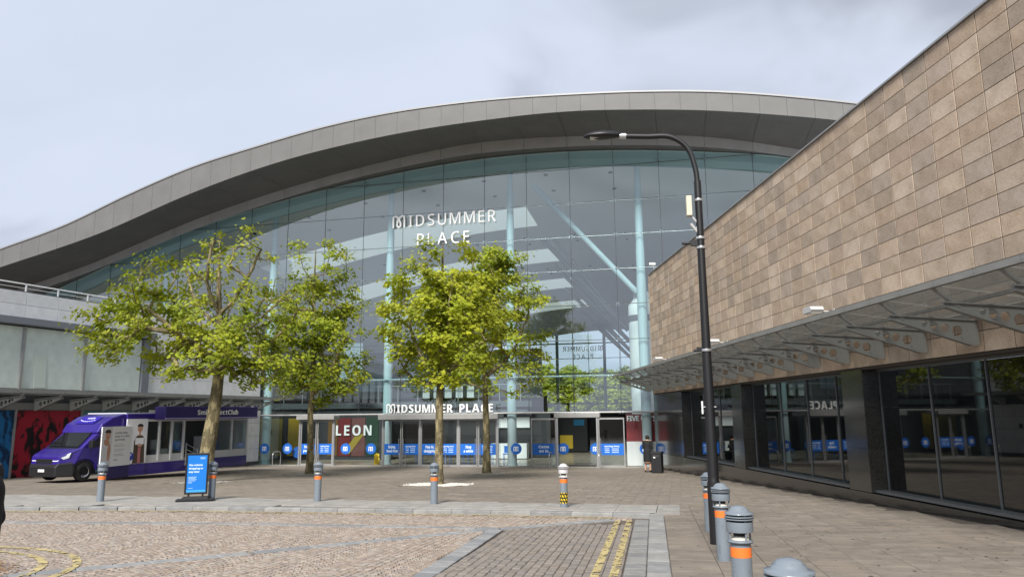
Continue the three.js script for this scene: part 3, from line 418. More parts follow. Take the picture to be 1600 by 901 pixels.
  mesh('burger_hoarding', merge([bx(1.7, 1.5, 0.08, -1.95, 0.93, -42.1)]), M.red, mall); mesh('burger_hoarding', bx(1.7, 1.3, 0.08, -1.95, -0.47, -42.1), M.white, mall, 'white lower half of the red and white hoarding');
  const fs = new THREE.Group(); fs.name = 'shop_sign'; fs.userData.hasM = true; fs.position.set(-1.95, 1.3, -42.02); mall.add(fs); lettering(fs, 'FIVE GUYS', 1.6, 0.30, 0, M.white, 0.02, font);
  // far end glazing with the name seen from behind
  const fx0 = -24, fx1 = -3, fz = -108; for (let i = 0; i < 9; i++) for (let j = 0; j < 7; j++) { const w = (fx1 - fx0) / 9; mesh('far_pane', new THREE.PlaneGeometry(w - 0.03, 2.18).translate(fx0 + (i + 0.5) * w, FL + 1.12 + j * 2.21, fz), M.clear, mall); }
  for (let i = 0; i <= 9; i++) { const x = fx0 + i * (fx1 - fx0) / 9, thick = i === 3 || i === 6; mesh('far_mullion', bx(thick ? 0.4 : 0.07, 15.4, thick ? 0.4 : 0.1, x, FL + 7.7, fz - 0.1), thick ? M.tealDark : M.seal, mall); }
  for (let j = 1; j < 7; j++) mesh('far_mullion', bx(21, j % 2 ? 0.08 : 0.18, 0.12, -13.5, FL + j * 2.21, fz - 0.1), j % 2 ? M.seal : M.tealDark, mall);
  for (const [a, b] of [[X0, fx0], [fx1, X1]]) mesh('end_wall', bx(b - a, 9, 0.3, (a + b) / 2, 2.5, fz), M.white, mall);
}
{ // name over the entrance, doors, stickers
  const sign = new THREE.Group(); sign.name = 'name_sign'; sign.position.set(-13.15, 0, ZF + 0.12); mall.add(sign);
  const l1 = new THREE.Group(); l1.name = 'upper_line'; lettering(sign, 'MIDSUMMER', 6.5, 0.72, 12.92, M.white, 0.1, fontR); lettering(sign, 'PLACE', 3.25, 0.72, 11.75, M.white, 0.1, fontR);
  for (const k of sign.children) k.rotation.z = 0;
  const far = sign.clone(); far.name = 'name_sign_001'; far.position.set(-13.2, -1.9, -108.4); far.rotation.y = Math.PI; far.scale.set(0.92, 1, 1); far.children.forEach((k) => { k.material = M.darkGrey; }); mall.add(far);
  const sign2 = new THREE.Group(); sign2.name = 'entrance_sign'; sign2.position.set(-13.1, 0, -40.15); mall.add(sign2); lettering(sign2, 'MIDSUMMER PLACE', 6.3, 0.47, 1.86, M.white, 0.06, font);
  const head = mesh('door_canopy', merge([rbx(7.0, 0.3, 1.5, 0.02, -13.1, 1.63, ZF + 0.5)]), M.alu, mall);
  mesh('sign_rail', bar([-16.4, 1.82, -40.18], [-9.9, 1.82, -40.18], 0.025), M.alu, mall);
  const banner = (l1_, l2_, kind) => canv(256, 128, (c, w, h) => { c.fillStyle = '#1668c8'; c.fillRect(0, 0, w, h); c.fillStyle = '#fff'; c.textAlign = 'center'; if (!kind) { c.font = 'bold 44px sans-serif'; c.fillText(l1_, w / 2, 52); c.fillText(l2_, w / 2, 100); } else { c.font = 'bold 24px sans-serif'; c.fillText('opening times', w / 2, 38); c.fillStyle = '#cfe2ff'; for (let i = 0; i < 3; i++) { c.fillRect(50, 54 + i * 20, 52, 7); c.fillRect(126, 54 + i * 20, 76, 7); } } });
  const times = printMat(banner('', '', 1)), B = { shop: printMat(banner('Stay till', 'you drop')), enjoy: printMat(banner('Enjoy,', 'have fun')), pop: printMat(banner('Pop in,', 'shopping')), stop: printMat(banner('Stop', 'a while')), come: printMat(banner('Come', 'on in')) };
  const leaf = (x0, x1, z, print, open) => { // one glazed door leaf with its blue banner
    const w = x1 - x0, d = new THREE.Group(); d.name = 'door'; d.position.set((x0 + x1) / 2, 0, z); mall.add(d); const h = 1.50 - FL;
    mesh('door_glass', new THREE.PlaneGeometry(w - 0.08, h - 0.1).translate(0, FL + h / 2, 0), M.clear, d);
    for (const s of [-1, 1]) mesh('stile', bx(0.055, h, 0.06, s * (w / 2 - 0.03), FL + h / 2, 0), M.alu, d);
    mesh('rail', bx(w - 0.12, 0.1, 0.055, 0, FL + 0.06, 0), M.alu, d); mesh('rail', bx(w - 0.12, 0.09, 0.055, 0, FL + h - 0.05, 0), M.alu, d);
    mesh('banner', new THREE.BoxGeometry(w - 0.13, 0.6, 0.006).translate(0, -0.17, 0.012), print, d); mesh('pull_handle', bar([(print === times ? -1 : 1) * (w / 2 - 0.12), -0.62, 0.06], [(print === times ? -1 : 1) * (w / 2 - 0.12), 0.42, 0.06], 0.016), M.steel, d); return d;
  };
  for (const [x, p] of [[-16.45, B.enjoy], [-14.2, B.pop], [-11.95, B.stop]]) { leaf(x, x + 1.06, -40.3, p); leaf(x + 1.1, x + 2.16, -40.3, times); mesh('door_post', bx(0.09, 2.62, 0.12, x - 0.045, FL + 1.31, -40.3), M.steel, mall); }
  mesh('door_post', bx(0.09, 2.62, 0.12, -9.74, FL + 1.31, -40.3), M.steel, mall);
  for (const x of [-16.5, -9.75]) mesh('lobby_pane', new THREE.PlaneGeometry(0.7, 2.5).rotateY(Math.PI / 2).translate(x, FL + 1.3, -40.68), M.clear, mall);
  leaf(-21.75, -20.75, -40.55, B.shop); leaf(-20.7, -19.7, -40.55, times); mesh('door_canopy', rbx(2.4, 0.22, 0.9, 0.02, -20.72, 1.63, ZF + 0.35), M.alu, mall); for (const x of [-21.82, -19.64]) mesh('door_post', bx(0.1, 2.62, 0.12, x, FL + 1.31, -40.55), M.steel, mall);
  leaf(-7.9, -6.5, -40.5, B.come); leaf(-4.2, -2.8, -40.5, times); mesh('door_canopy', rbx(2.5, 0.24, 0.7, 0.02, -5.35, 1.63, ZF + 0.25), M.alu, mall); for (const x of [-6.44, -4.26]) mesh('door_post', bx(0.09, 2.62, 0.12, x, FL + 1.31, -40.5), M.steel, mall);
  mesh('door_mat', bx(1.7, 0.02, 0.9, -5.35, FL + 0.012, -41.6), M.rubber, mall);
  // fixed low-level panes between the door sets
  for (const [a, b] of [[-24.55, -21.9], [-19.55, -16.55], [-9.65, -7.95], [-2.75, -1.6]]) { const n = Math.max(1, Math.round((b - a) / 1.5)); for (let i = 0; i < n; i++) mesh('glass_pane', new THREE.PlaneGeometry((b - a) / n - 0.02, 2.85).translate(a + (i + 0.5) * (b - a) / n, FL + 1.45, ZF), M.clear, mall); }
  const roundel = printMat(canv(128, 128, (c) => { c.fillStyle = '#1668c8'; c.fillRect(0, 0, 128, 128); c.strokeStyle = '#fff'; c.lineWidth = 8; c.lineCap = 'round'; c.lineJoin = 'round'; mPath(c, 36, 42, 48); }));
  for (const x of [-24.35, -22.85, -19.1, -17.5, -8.85, -6.2, -4.42, -1.75]) { const d = new THREE.CylinderGeometry(0.31, 0.31, 0.006, 32).rotateX(Math.PI / 2).rotateZ(Math.PI / 2); d.translate(x, -0.17, ZF + 0.012); const m = mesh('blue_roundel', d, [M.blue, roundel, roundel], mall); m.geometry.clearGroups(); m.material = roundel; }
  const dk = new THREE.CylinderGeometry(0.33, 0.33, 0.006, 32).rotateX(Math.PI / 2); dk.translate(-22.35, -0.4, ZF - 0.3); mesh('blue_roundel', dk, std(0.01, 0.09, 0.36, 0.5), mall);
}
console.log('facade done');
// ---------------------------------------------------------------- canopy brackets shared by both side buildings
function bracketGeo() {                                   // tapered fin in x (out), y; thickness along z
  const s = new THREE.Shape(); [[0.0, 0.02], [0.05, 0], [0.16, 0.0], [1.72, 0.5], [1.72, 0.56], [0.0, 0.46]].forEach((p, i) => (i ? s.lineTo(...p) : s.moveTo(...p)));
  for (const [x, y, r] of [[0.42, 0.27, 0.105], [0.66, 0.325, 0.088], [0.87, 0.375, 0.075], [1.05, 0.415, 0.062]]) { const h = new THREE.Path(); h.absarc(x, y, r, 0, Math.PI * 2, true); s.holes.push(h); }
  const g = new THREE.ExtrudeGeometry(s, { depth: 0.03, bevelEnabled: false, curveSegments: 14 }); g.translate(0, 0, -0.015); return uvBox(g);
}
const finGeo = bracketGeo(), flangeGeo = (() => { const t = []; t.push(bx(1.64, 0.025, 0.12, 0.94, 0.25, 0, 0, Math.atan2(0.5, 1.56))); t.push(bx(1.72, 0.025, 0.12, 0.86, 0.522, 0, 0, Math.atan2(0.1, 1.72))); return merge(t); })();

// ---------------------------------------------------------------- sandstone building on the right: local x along the wall towards the camera, z out of it
{
  const b = thing('stone_building', 'long sandstone-clad building with dark glass shopfronts on the right', 'building', [-1.2, 0, -40.5], -74.5 * D2R), r = rng(31), L = 46, Y0 = 2.73, TH = 0.404, TW = 0.81;
  mesh('wall_core', merge([bx(L, 6.46, 0.6, L / 2, Y0 + 3.24, -0.311), bx(0.4, 9, 6, -0.0, 4.5, -3.3)]), M.mortar, b);
  mesh('roof', bx(L, 0.2, 12, L / 2, 8.9, -6.3), M.roof, b);
  const pal = [[0.568, 0.444, 0.341], [0.507, 0.399, 0.310], [0.609, 0.483, 0.374], [0.541, 0.412, 0.322], [0.474, 0.380, 0.303], [0.642, 0.515, 0.412], [0.528, 0.425, 0.348], [0.574, 0.438, 0.329], [0.481, 0.393, 0.322], [0.595, 0.463, 0.355]];
  const V = pal.concat(pal, pal).map((c) => { const g = block(TW - 0.024, 0.03, TH - 0.014, 0.003, tint(c, 0.07, r), r); g.rotateX(Math.PI / 2); return g; }), list = [];
  for (let i = 0; i < 56; i++) for (let j = 0; j < 16; j++) { const h = hash3(i, j, 9); list.push({ m: place(0.42 + i * TW + 0.0, Y0 + (j + 0.5) * TH, (r() - 0.5) * 0.004, 0, 1, 1, (r() - 0.5) * 0.004, 0), v: Math.floor(h * 30) }); }
  pieces(b, 'stone_tile', list, V, M.stone);
  const endW = V.slice(0, 10).map((g) => g.clone().rotateY(-Math.PI / 2)), el = []; for (let i = 0; i < 7; i++) for (let j = 0; j < 16; j++) el.push({ m: place(-0.215, Y0 + (j + 0.5) * TH, -0.42 - i * TW), v: Math.floor(r() * 10) }); pieces(b, 'return_tile', el, endW, M.stone, 0);
  mesh('coping', bx(L, 0.045, 0.72, L / 2, Y0 + 16 * TH + 0.024, -0.31), M.alu, b);
  mesh('soffit', bx(L, 0.05, 0.62, L / 2, Y0 - 0.03, -0.34), M.mortar, b);
  // granite piers, plinth, glazing
  const gr = (w, h, d, x, y, z) => { const g = bx(w - 0.006, h - 0.006, d, x, y, z); return mesh('granite_slab', g, M.granite[Math.floor(r() * 3)], b); };
  const piers = [[0, 5.3], [11.95, 13.0], [20.35, 21.4], [28.75, 29.8], [37.15, 38.2]];
  for (const [a, c] of piers) { const n = Math.max(1, Math.round((c - a) / 1.3)), w = (c - a) / n; for (let i = 0; i < n; i++) for (const [y0, y1] of [[-0.3, 0.75], [0.75, 1.75], [1.75, 2.68]]) gr(w, y1 - y0, 0.6, a + (i + 0.5) * w, (y0 + y1) / 2, -0.31); }
  for (let i = 0; i < 34; i++) gr(1.3, 1.3, 0.55, 0.65 + i * 1.3, -0.96, -0.29);
  mesh('inner_wall', bx(L, 4.2, 0.1, L / 2, 0.6, -1.4), M.black, b);
  const bays = [[5.3, 11.95, [7.4, 9.4, 10.9]], [13.0, 20.35, [15.4, 17.35, 19.2]], [21.4, 28.75, [23.45, 25.3, 27.1]], [29.8, 37.15, [31.6, 33.5, 35.3]], [38.2, 45.5, [40, 42, 44]]];
  for (const [a, c, ms] of bays) {
    const e = [a, ...ms, c]; mesh('sill', bx(c - a, 0.06, 0.36, (a + c) / 2, -0.26, -0.28), M.mullion, b); mesh('head_frame', bx(c - a, 0.07, 0.08, (a + c) / 2, 2.66, -0.44), M.mullion, b);
    for (let i = 0; i + 1 < e.length; i++) mesh('dark_pane', bx(e[i + 1] - e[i] - 0.05, 2.84, 0.02, (e[i] + e[i + 1]) / 2, 1.2, -0.46), M.darkGlass, b);
    for (const m of [a + 0.03, ...ms]) mesh('mullion', bx(0.028, 2.86, 0.04, m, 1.2, -0.44), M.mullion, b);
  }
  // canopy
  for (let s = 25.84 - 1.635 * 16; s < 45; s += 1.635) { const f = mesh('canopy_bracket', finGeo, M.canopy, b); f.position.set(s, 2.86, 0.02); f.rotation.y = -Math.PI / 2; mesh('flange', flangeGeo, M.canopy, f); mesh('strut', bar([1.45, 0.5, 0], [1.9, 0.83, 0], 0.035), M.canopy, f); }
  mesh('canopy_rail', bx(L + 1, 0.11, 0.1, L / 2 - 0.6, 3.72, 1.95), M.canopy, b); mesh('canopy_rail', bx(L + 1, 0.06, 0.06, L / 2 - 0.6, 3.52, 1.0), M.canopy, b); mesh('canopy_rail', bx(L + 1, 0.1, 0.08, L / 2 - 0.6, 3.44, 0.08), M.canopy, b);
  for (let i = 0; i < 28; i++) { const g = bx(1.6, 0.02, 1.85, 25.84 - 1.635 * 16 + 0.8 + i * 1.635, 0, 0, 0, 0, 0); g.rotateX(0); const m = mesh('canopy_glass', g, M.canopyGlass, b); m.position.set(0, 3.63, 1.0); m.rotation.x = -0.13; }
  for (const [s, lab] of [[20.34, 'floodlight on the stone wall nearest the camera above the canopy'], [12, 'middle floodlight of the three on the stone wall'], [3.62, 'farthest floodlight on the stone wall beside the glass front']]) {
    const p = new THREE.Vector3(s, 4.28, 0).applyMatrix4(b.matrixWorld.makeRotationY(-74.5 * D2R).setPosition(-1.2, 0, -40.5)); const f = thing('floodlight', lab, 'floodlight', [p.x, p.y, p.z], -74.5 * D2R, 'floodlights on the stone wall');
    mesh('arm', merge([bar([0, 0, 0], [0, 0.02, 0.55], 0.02), bx(0.12, 0.16, 0.03, 0, 0, 0.035)]), M.greyBox, f); mesh('housing', prism([[-0.26, -0.04], [-0.2, -0.08], [0.2, -0.08], [0.26, -0.02], [0.2, 0.06], [-0.2, 0.06]], 0.34, 0.01).translate(0, 0.05, 0.42), M.greyBox, f); mesh('lens', bx(0.4, 0.01, 0.28, 0, -0.05, 0.6), M.lens, f);
  }
  { const c = thing('security_camera', 'small white security camera on the far corner of the stone wall', 'camera', [-0.85, 9.26, -39.4], -74.5 * D2R); mesh('housing', rbx(0.14, 0.14, 0.34, 0.03, 0, 0.32, 0.1), M.white, c); mesh('post', bar([0, 0, 0], [0, 0.3, 0.05], 0.02), M.greyBox, c); }
}
// ---------------------------------------------------------------- white-clad building on the left: local x away from the camera, z out
{
  const b = thing('clad_building', 'white-panelled building with frosted windows and posters on the left', 'building', [-24.9, 0, -40], 80.5 * D2R), r = rng(41), s = (v) => -v, L = 36;
  mesh('wall_core', merge([bx(L, 8.2, 0.6, -L / 2 + 1, 3.0, -0.36), bx(L, 0.3, 12, -L / 2 + 1, 6.6, -6.3)]), M.darkGrey, b);
  for (let i = 0; i < 25; i++) for (const [y0, y1] of [[5.93, 6.5], [6.5, 7.05]]) mesh('cladding_panel', rbx(1.47, y1 - y0 - 0.012, 0.05, 0.008, s(-0.75 + i * 1.482 + 0.74), (y0 + y1) / 2, 0.0), M.clad[Math.floor(r() * 3)], b);
  for (let i = 0; i < 5; i++) for (let j = 0; j < 4; j++) mesh('cladding_panel', rbx(1.69, 0.74, 0.05, 0.008, s(0.0 + i * 1.7), 2.92 + (j + 0.5) * 0.752, 0), M.clad[Math.floor(r() * 3)], b);
  for (let i = 0; i < 11; i++) for (let j = 0; j < 4; j++) mesh('cladding_panel', rbx(0.735, 0.735, 0.05, 0.008, s(-0.6 + i * 0.745), -0.9 + (j + 0.5) * 0.747, 0), M.clad[Math.floor(r() * 3)], b);
  mesh('ledge', rbx(28, 0.3, 0.4, 0.02, s(21.4), 5.78, 0.2), M.ledge, b); mesh('sill_band', bx(L - 1, 0.2, 0.14, s(L / 2 - 1), 2.84, 0.05), M.canopy, b);
  const mu = [7.9, 11.08, 14.02, 16.97, 19.92, 22.87, 25.8, 28.7, 31.6]; for (let i = 0; i + 1 < mu.length; i++) { mesh('frosted_window', bx(mu[i + 1] - mu[i] - 0.1, 2.6, 0.03, s((mu[i] + mu[i + 1]) / 2), 4.26, -0.02), M.frost, b); mesh('window_mullion', bx(0.11, 2.64, 0.14, s(mu[i + 1]), 4.26, 0.03), M.alu, b); }
  mesh('corner_post', bx(0.42, 2.66, 0.16, s(7.7), 4.26, 0.04), M.ledge, b); mesh('leaning_board', bx(0.52, 1.5, 0.02, s(13.15), 3.75, 0.02, 0, 0.05), std(0.62, 0.68, 0.62, 0.5), b);
  // parapet rail
  const rail = mesh('parapet_rail', merge([bar([1, 7.42, -0.1], [s(34), 7.42, -0.1], 0.028), bar([1, 7.24, -0.1], [s(34), 7.24, -0.1], 0.012)]), M.white, b); for (let i = 0; i < 24; i++) mesh('rail_post', bx(0.06, 0.42, 0.05, s(-0.75 + i * 1.482), 7.23, -0.1), M.white, rail);
  // canopy
  for (let k = 0; k < 21; k++) { const f = mesh('canopy_bracket', finGeo, M.canopy, b); f.position.set(s(0.0 + k * 1.66), 2.02, 0.03); f.rotation.y = -Math.PI / 2; mesh('flange', flangeGeo, M.canopy, f); mesh('strut', bar([1.3, 0.45, 0], [1.85, 0.72, 0], 0.03), M.canopy, f); }
  mesh('canopy_rail', bx(L, 0.13, 0.1, s(L / 2 - 1.6), 2.76, 1.9), M.canopy, b); mesh('canopy_rail', bx(L, 0.06, 0.06, s(L / 2 - 1.6), 2.68, 1.0), M.canopy, b);
  for (let i = 0; i < 20; i++) { const m = mesh('canopy_glass', bx(1.62, 0.02, 1.8, s(0.83 + i * 1.66), 0, 0), M.canopyGlass, b); m.position.set(0, 2.73, 0.98); m.rotation.x = -0.04; }
  mesh('fascia_beam', bx(L - 8, 0.3, 0.12, s(L / 2 + 4), 2.2, 0.02), M.canopy, b);
  // printed window graphics under the canopy
  const mural = (bg, fg, seed) => printMat(canv(384, 384, (c, w, h) => { // posterised two-tone street photograph: crowd shapes, hair, stripes
    const q = rng(seed), hex = (t) => [1, 3, 5].map((k) => parseInt(t.slice(k, k + 2), 16)), A = hex(bg), B = hex(fg), im = c.createImageData(w, h), heads = Array.from({ length: 7 }, (_, i) => [40 + i * 52 + 20 * q(), 90 + 70 * q(), 26 + 16 * q()]);
    for (let y = 0; y < h; y++) for (let x = 0; x < w; x++) {
      const wx = fbm3(x * 0.014, seed, y * 0.014, 3) - 0.5, n = fbm3(x * 0.02 + wx * 2.4 + seed, 3.3, y * 0.012 + wx * 1.2, 4), st = Math.sin((x + 60 * wx) * 0.16) * 0.05; let t = n + st - 0.06 * (y / h);
      for (const [a, b, e] of heads) { const d = Math.hypot((x - a) / e, (y - b) / (e * 1.3)); if (d < 1) t += 0.12 * (1 - d) * (x > a ? 1 : -1.6); const sh = Math.hypot((x - a) / (e * 1.8), (y - b - e * 3.2) / (e * 2)); if (sh < 1) t += 0.09 * (1 - sh); }
      const k = t > 0.52 ? 0 : t > 0.455 ? 0.45 : 1, o = (y * w + x) * 4; for (let m = 0; m < 3; m++) im.data[o + m] = lerp(A[m], B[m], k); im.data[o + 3] = 255;
    }
    c.putImageData(im, 0, 0);
  }), 0.35);
  const red = mural('#a81c34', '#170a10', 5), blu = mural('#1b6ea8', '#0b3358', 8), teal = std(0.10, 0.26, 0.29, 0.4);
  for (const [a, c, m, lab] of [[11.05, 14.0, red, 'red and black printed mural of faces'], [14.1, 17.0, blu, 'blue printed mural'], [8.1, 10.95, teal], [17.1, 20, red], [20.1, 23, blu], [23.1, 26, red], [26.1, 29, blu]]) mesh('window_graphic', new THREE.BoxGeometry(c - a, 2.82, 0.03).translate(s((a + c) / 2), 0.62, 0.02), m, b, lab);
  for (const v of [7.9, 11.0, 14.05, 17.05, 20.05, 23.05, 26.05]) mesh('window_mullion', bx(0.08, 2.9, 0.1, s(v), 0.6, 0.04), M.alu, b);
  mesh('wall_notice', bx(0.2, 0.28, 0.02, s(0.75), 0.75, 0.045), M.black, b);
}
console.log('sides done');
// ---------------------------------------------------------------- plane trees
function limbTube(pts, rad, sides) {                      // tapered tube along a polyline
  const P = [], N = [], U = [], ring = []; let up = new THREE.Vector3(0.3, 0.1, 1), len = 0; const t = new THREE.Vector3(), a = new THREE.Vector3(), b = new THREE.Vector3();
  for (let i = 0; i < pts.length; i++) {
    t.copy(pts[Math.min(i + 1, pts.length - 1)]).sub(pts[Math.max(i - 1, 0)]).normalize(); a.crossVectors(t, up).normalize(); b.crossVectors(a, t).normalize(); up = b.clone(); if (i) len += pts[i].distanceTo(pts[i - 1]);
    const q = []; for (let k = 0; k <= sides; k++) { const an = k / sides * 6.2832, n = a.clone().multiplyScalar(Math.cos(an)).addScaledVector(b, Math.sin(an)); const kn = sides > 8 ? 1 + 0.16 * (noise3(pts[i].x * 3 + n.x * 2, pts[i].y * 2.2, n.z * 2 + pts[i].z * 3) - 0.5) : 1; q.push([pts[i].clone().addScaledVector(n, rad[i] * kn), n, k / sides * Math.max(0.3, rad[0] * 6), len]); } ring.push(q);
  }
  for (let i = 0; i + 1 < ring.length; i++) for (let k = 0; k < sides; k++) for (const [x, y] of [[i, k], [i + 1, k + 1], [i, k + 1], [i, k], [i + 1, k], [i + 1, k + 1]]) { const q = ring[x][y]; P.push(q[0].x, q[0].y, q[0].z); N.push(q[1].x, q[1].y, q[1].z); U.push(q[2], q[3] * 0.6); }
  const g = new THREE.BufferGeometry(); g.setAttribute('position', new THREE.Float32BufferAttribute(P, 3)); g.setAttribute('normal', new THREE.Float32BufferAttribute(N, 3)); g.setAttribute('uv', new THREE.Float32BufferAttribute(U, 2)); return g;
}
const LEAF = [[0, 0], [0.34, -0.06], [0.52, 0.22], [0.30, 0.42], [0.34, 0.78], [0, 1.0], [-0.34, 0.78], [-0.30, 0.42], [-0.52, 0.22], [-0.34, -0.06]];
function makeTree(o) {
  const r = rng(o.seed), g = thing('plane_tree', o.label, 'tree', [o.x, gy(o.z) - 0.03, o.z], 0, o.group), nodes = [], V = (a) => new THREE.Vector3(...a), gauss = () => (r() + r() + r() + r() - 2) * 0.87;
  const add = (p, parent) => { nodes.push({ p, parent, n: 0, kids: [] }); const i = nodes.length - 1; if (parent >= 0) nodes[parent].kids.push(i); return i; };
  const curve = new THREE.CatmullRomCurve3(o.trunk.map(V)), TN = 16; let last = -1; for (let i = 0; i <= TN; i++) last = add(curve.getPoint(i / TN), last);
  const trunkEnd = last;
  for (const lb of o.limbs || []) { let k = 0; for (let i = 1; i <= TN; i++) if (Math.abs(nodes[i].p.y - lb[0]) < Math.abs(nodes[k].p.y - lb[0])) k = i; let cur = k; const c = new THREE.CatmullRomCurve3([nodes[k].p.clone(), ...lb[1].map(V)]); for (let i = 1; i <= 9; i++) cur = add(c.getPoint(i / 9).add(new THREE.Vector3(gauss(), gauss(), gauss()).multiplyScalar(0.07)), cur); nodes[cur].n += 10; }
  const centres = []; let guard = 0; const tot = o.lobes.reduce((s, l) => s + l.w, 0);
  while (centres.length < o.clusters && guard++ < 20000) {
    let q = r() * tot, l = o.lobes[0]; for (const e of o.lobes) { if ((q -= e.w) < 0) { l = e; break; } }
    const d = new THREE.Vector3(gauss(), gauss(), gauss()).normalize().multiplyScalar(Math.pow(r(), 0.42)), p = new THREE.Vector3(l.c[0] + d.x * l.r[0], l.c[1] + d.y * l.r[1], l.c[2] + d.z * l.r[2]);
    if (noise3(p.x * 0.9 + o.seed, p.y * 0.9, p.z * 0.9) < 0.36) continue; centres.push({ p, l });
  }
  centres.sort((a, b) => Math.hypot(a.p.x - o.trunk[3][0], a.p.y - o.fork, a.p.z) - Math.hypot(b.p.x - o.trunk[3][0], b.p.y - o.fork, b.p.z));
  for (const c of centres) {
    let best = -1, bd = 1e9; for (let i = 0; i < nodes.length; i++) { const n = nodes[i]; if (i <= TN && n.p.y < o.fork) continue; const d = n.p.distanceTo(c.p) + Math.max(0, n.p.y - c.p.y + 0.1) * 0.7 + (i <= TN ? 0.25 : 0); if (d < bd) { bd = d; best = i; } }
    const A = nodes[best].p, d = A.distanceTo(c.p), st = Math.max(2, Math.round(d / 0.32)); let cur = best; const mid = A.clone().lerp(c.p, 0.5).add(new THREE.Vector3(gauss() * 0.12 * d, (0.05 + gauss() * 0.12) * d, gauss() * 0.12 * d));
    for (let i = 1; i <= st; i++) { const t = i / st, p = A.clone().multiplyScalar((1 - t) * (1 - t)).addScaledVector(mid, 2 * t * (1 - t)).addScaledVector(c.p, t * t); if (i < st) p.add(new THREE.Vector3(gauss(), gauss(), gauss()).multiplyScalar(0.035)); cur = add(p, cur); }
    nodes[cur].n += 1; c.node = cur;
  }
  for (let i = nodes.length - 1; i > 0; i--) nodes[nodes[i].parent].n += nodes[i].n;
  const total = nodes[0].n, rad = (i) => (i <= TN ? Math.max(o.r0 * Math.pow(1 - 0.93 * i / TN, 0.75), 0.02) * (i === 0 ? 1.28 : i === 1 ? 1.06 : 1) : Math.max(0.009, o.r0 * 0.72 * Math.pow(nodes[i].n / total, 0.42)));
  const parts = [limbTube(nodes.slice(0, TN + 1).map((n) => n.p), nodes.slice(0, TN + 1).map((n, i) => rad(i)), 14)], done = new Set();
  for (let i = TN + 1; i < nodes.length; i++) {            // each chain from its fork to a tip becomes one tapered limb
    if (done.has(i)) continue; const ch = [nodes[i].parent, i]; done.add(i); let k = i; for (;;) { const nx = nodes[k].kids.filter((q) => !done.has(q)).sort((a, b) => nodes[b].n - nodes[a].n)[0]; if (nx === undefined) break; done.add(nx); ch.push(nx); k = nx; }
    const R = ch.map((q, e) => (e ? rad(q) : Math.min(rad(ch[1]) * 1.15, rad(q)))); parts.push(limbTube(ch.map((q) => nodes[q].p), R, R[0] > 0.04 ? 8 : 5));
  }
  mesh('trunk', merge(parts), M.bark, g);
  const P = [], N = [], C = [], X = new THREE.Vector3(), Yv = new THREE.Vector3(), Z = new THREE.Vector3();
  for (const c of centres) {
    const m = Math.round(o.leaves * (0.6 + 0.8 * r()) * (c.l.d || 1)), sp = o.spread * (0.75 + 0.5 * r()), tone = 0.82 + 0.36 * r(), yel = r();
    for (let k = 0; k < m; k++) {
      const p = [c.p.x + gauss() * sp, c.p.y + gauss() * sp * 0.62, c.p.z + gauss() * sp], s = o.leaf * (0.5 + 0.9 * r());
      const ol = Math.hypot(p[0], p[2]) + 0.3; Z.set(p[0] / ol * 0.7 + gauss() * 0.75, 0.5 + 0.5 * r(), p[2] / ol * 0.7 + gauss() * 0.75).normalize(); X.set(gauss(), gauss() * 0.3, gauss()).cross(Z).normalize(); Yv.crossVectors(Z, X).addScaledVector(new THREE.Vector3(0, -1, 0), 0.35).normalize();
      const L = LEAF.map(([a, b]) => [p[0] + (X.x * a + Yv.x * b) * s + Z.x * Math.abs(a) * -0.18 * s, p[1] + (X.y * a + Yv.y * b) * s - Math.abs(a) * 0.18 * s, p[2] + (X.z * a + Yv.z * b) * s]);
      const q = tone * (0.85 + 0.3 * r()), y = yel * 0.6 + 0.4 * r(), col = [lerp(o.c0[0], o.c1[0], y) * q, lerp(o.c0[1], o.c1[1], y) * q, lerp(o.c0[2], o.c1[2], y) * q];
      for (let i = 1; i + 1 < 10; i++) { if (i === 4 || i === 5) { } P.push(...L[0], ...L[i], ...L[i + 1]); for (let e = 0; e < 3; e++) { N.push(Z.x, Z.y, Z.z); C.push(...col); } }
    }
  }
  const lg = new THREE.BufferGeometry(); lg.setAttribute('position', new THREE.Float32BufferAttribute(P, 3)); lg.setAttribute('color', new THREE.Float32BufferAttribute(C, 3)); lg.computeVertexNormals();
  mesh('crown', lg, M.leaf, g); return g;
}
const G0 = [0.24, 0.33, 0.022], G1 = [0.50, 0.52, 0.035], G2 = [0.33, 0.41, 0.022], G3 = [0.58, 0.58, 0.035];
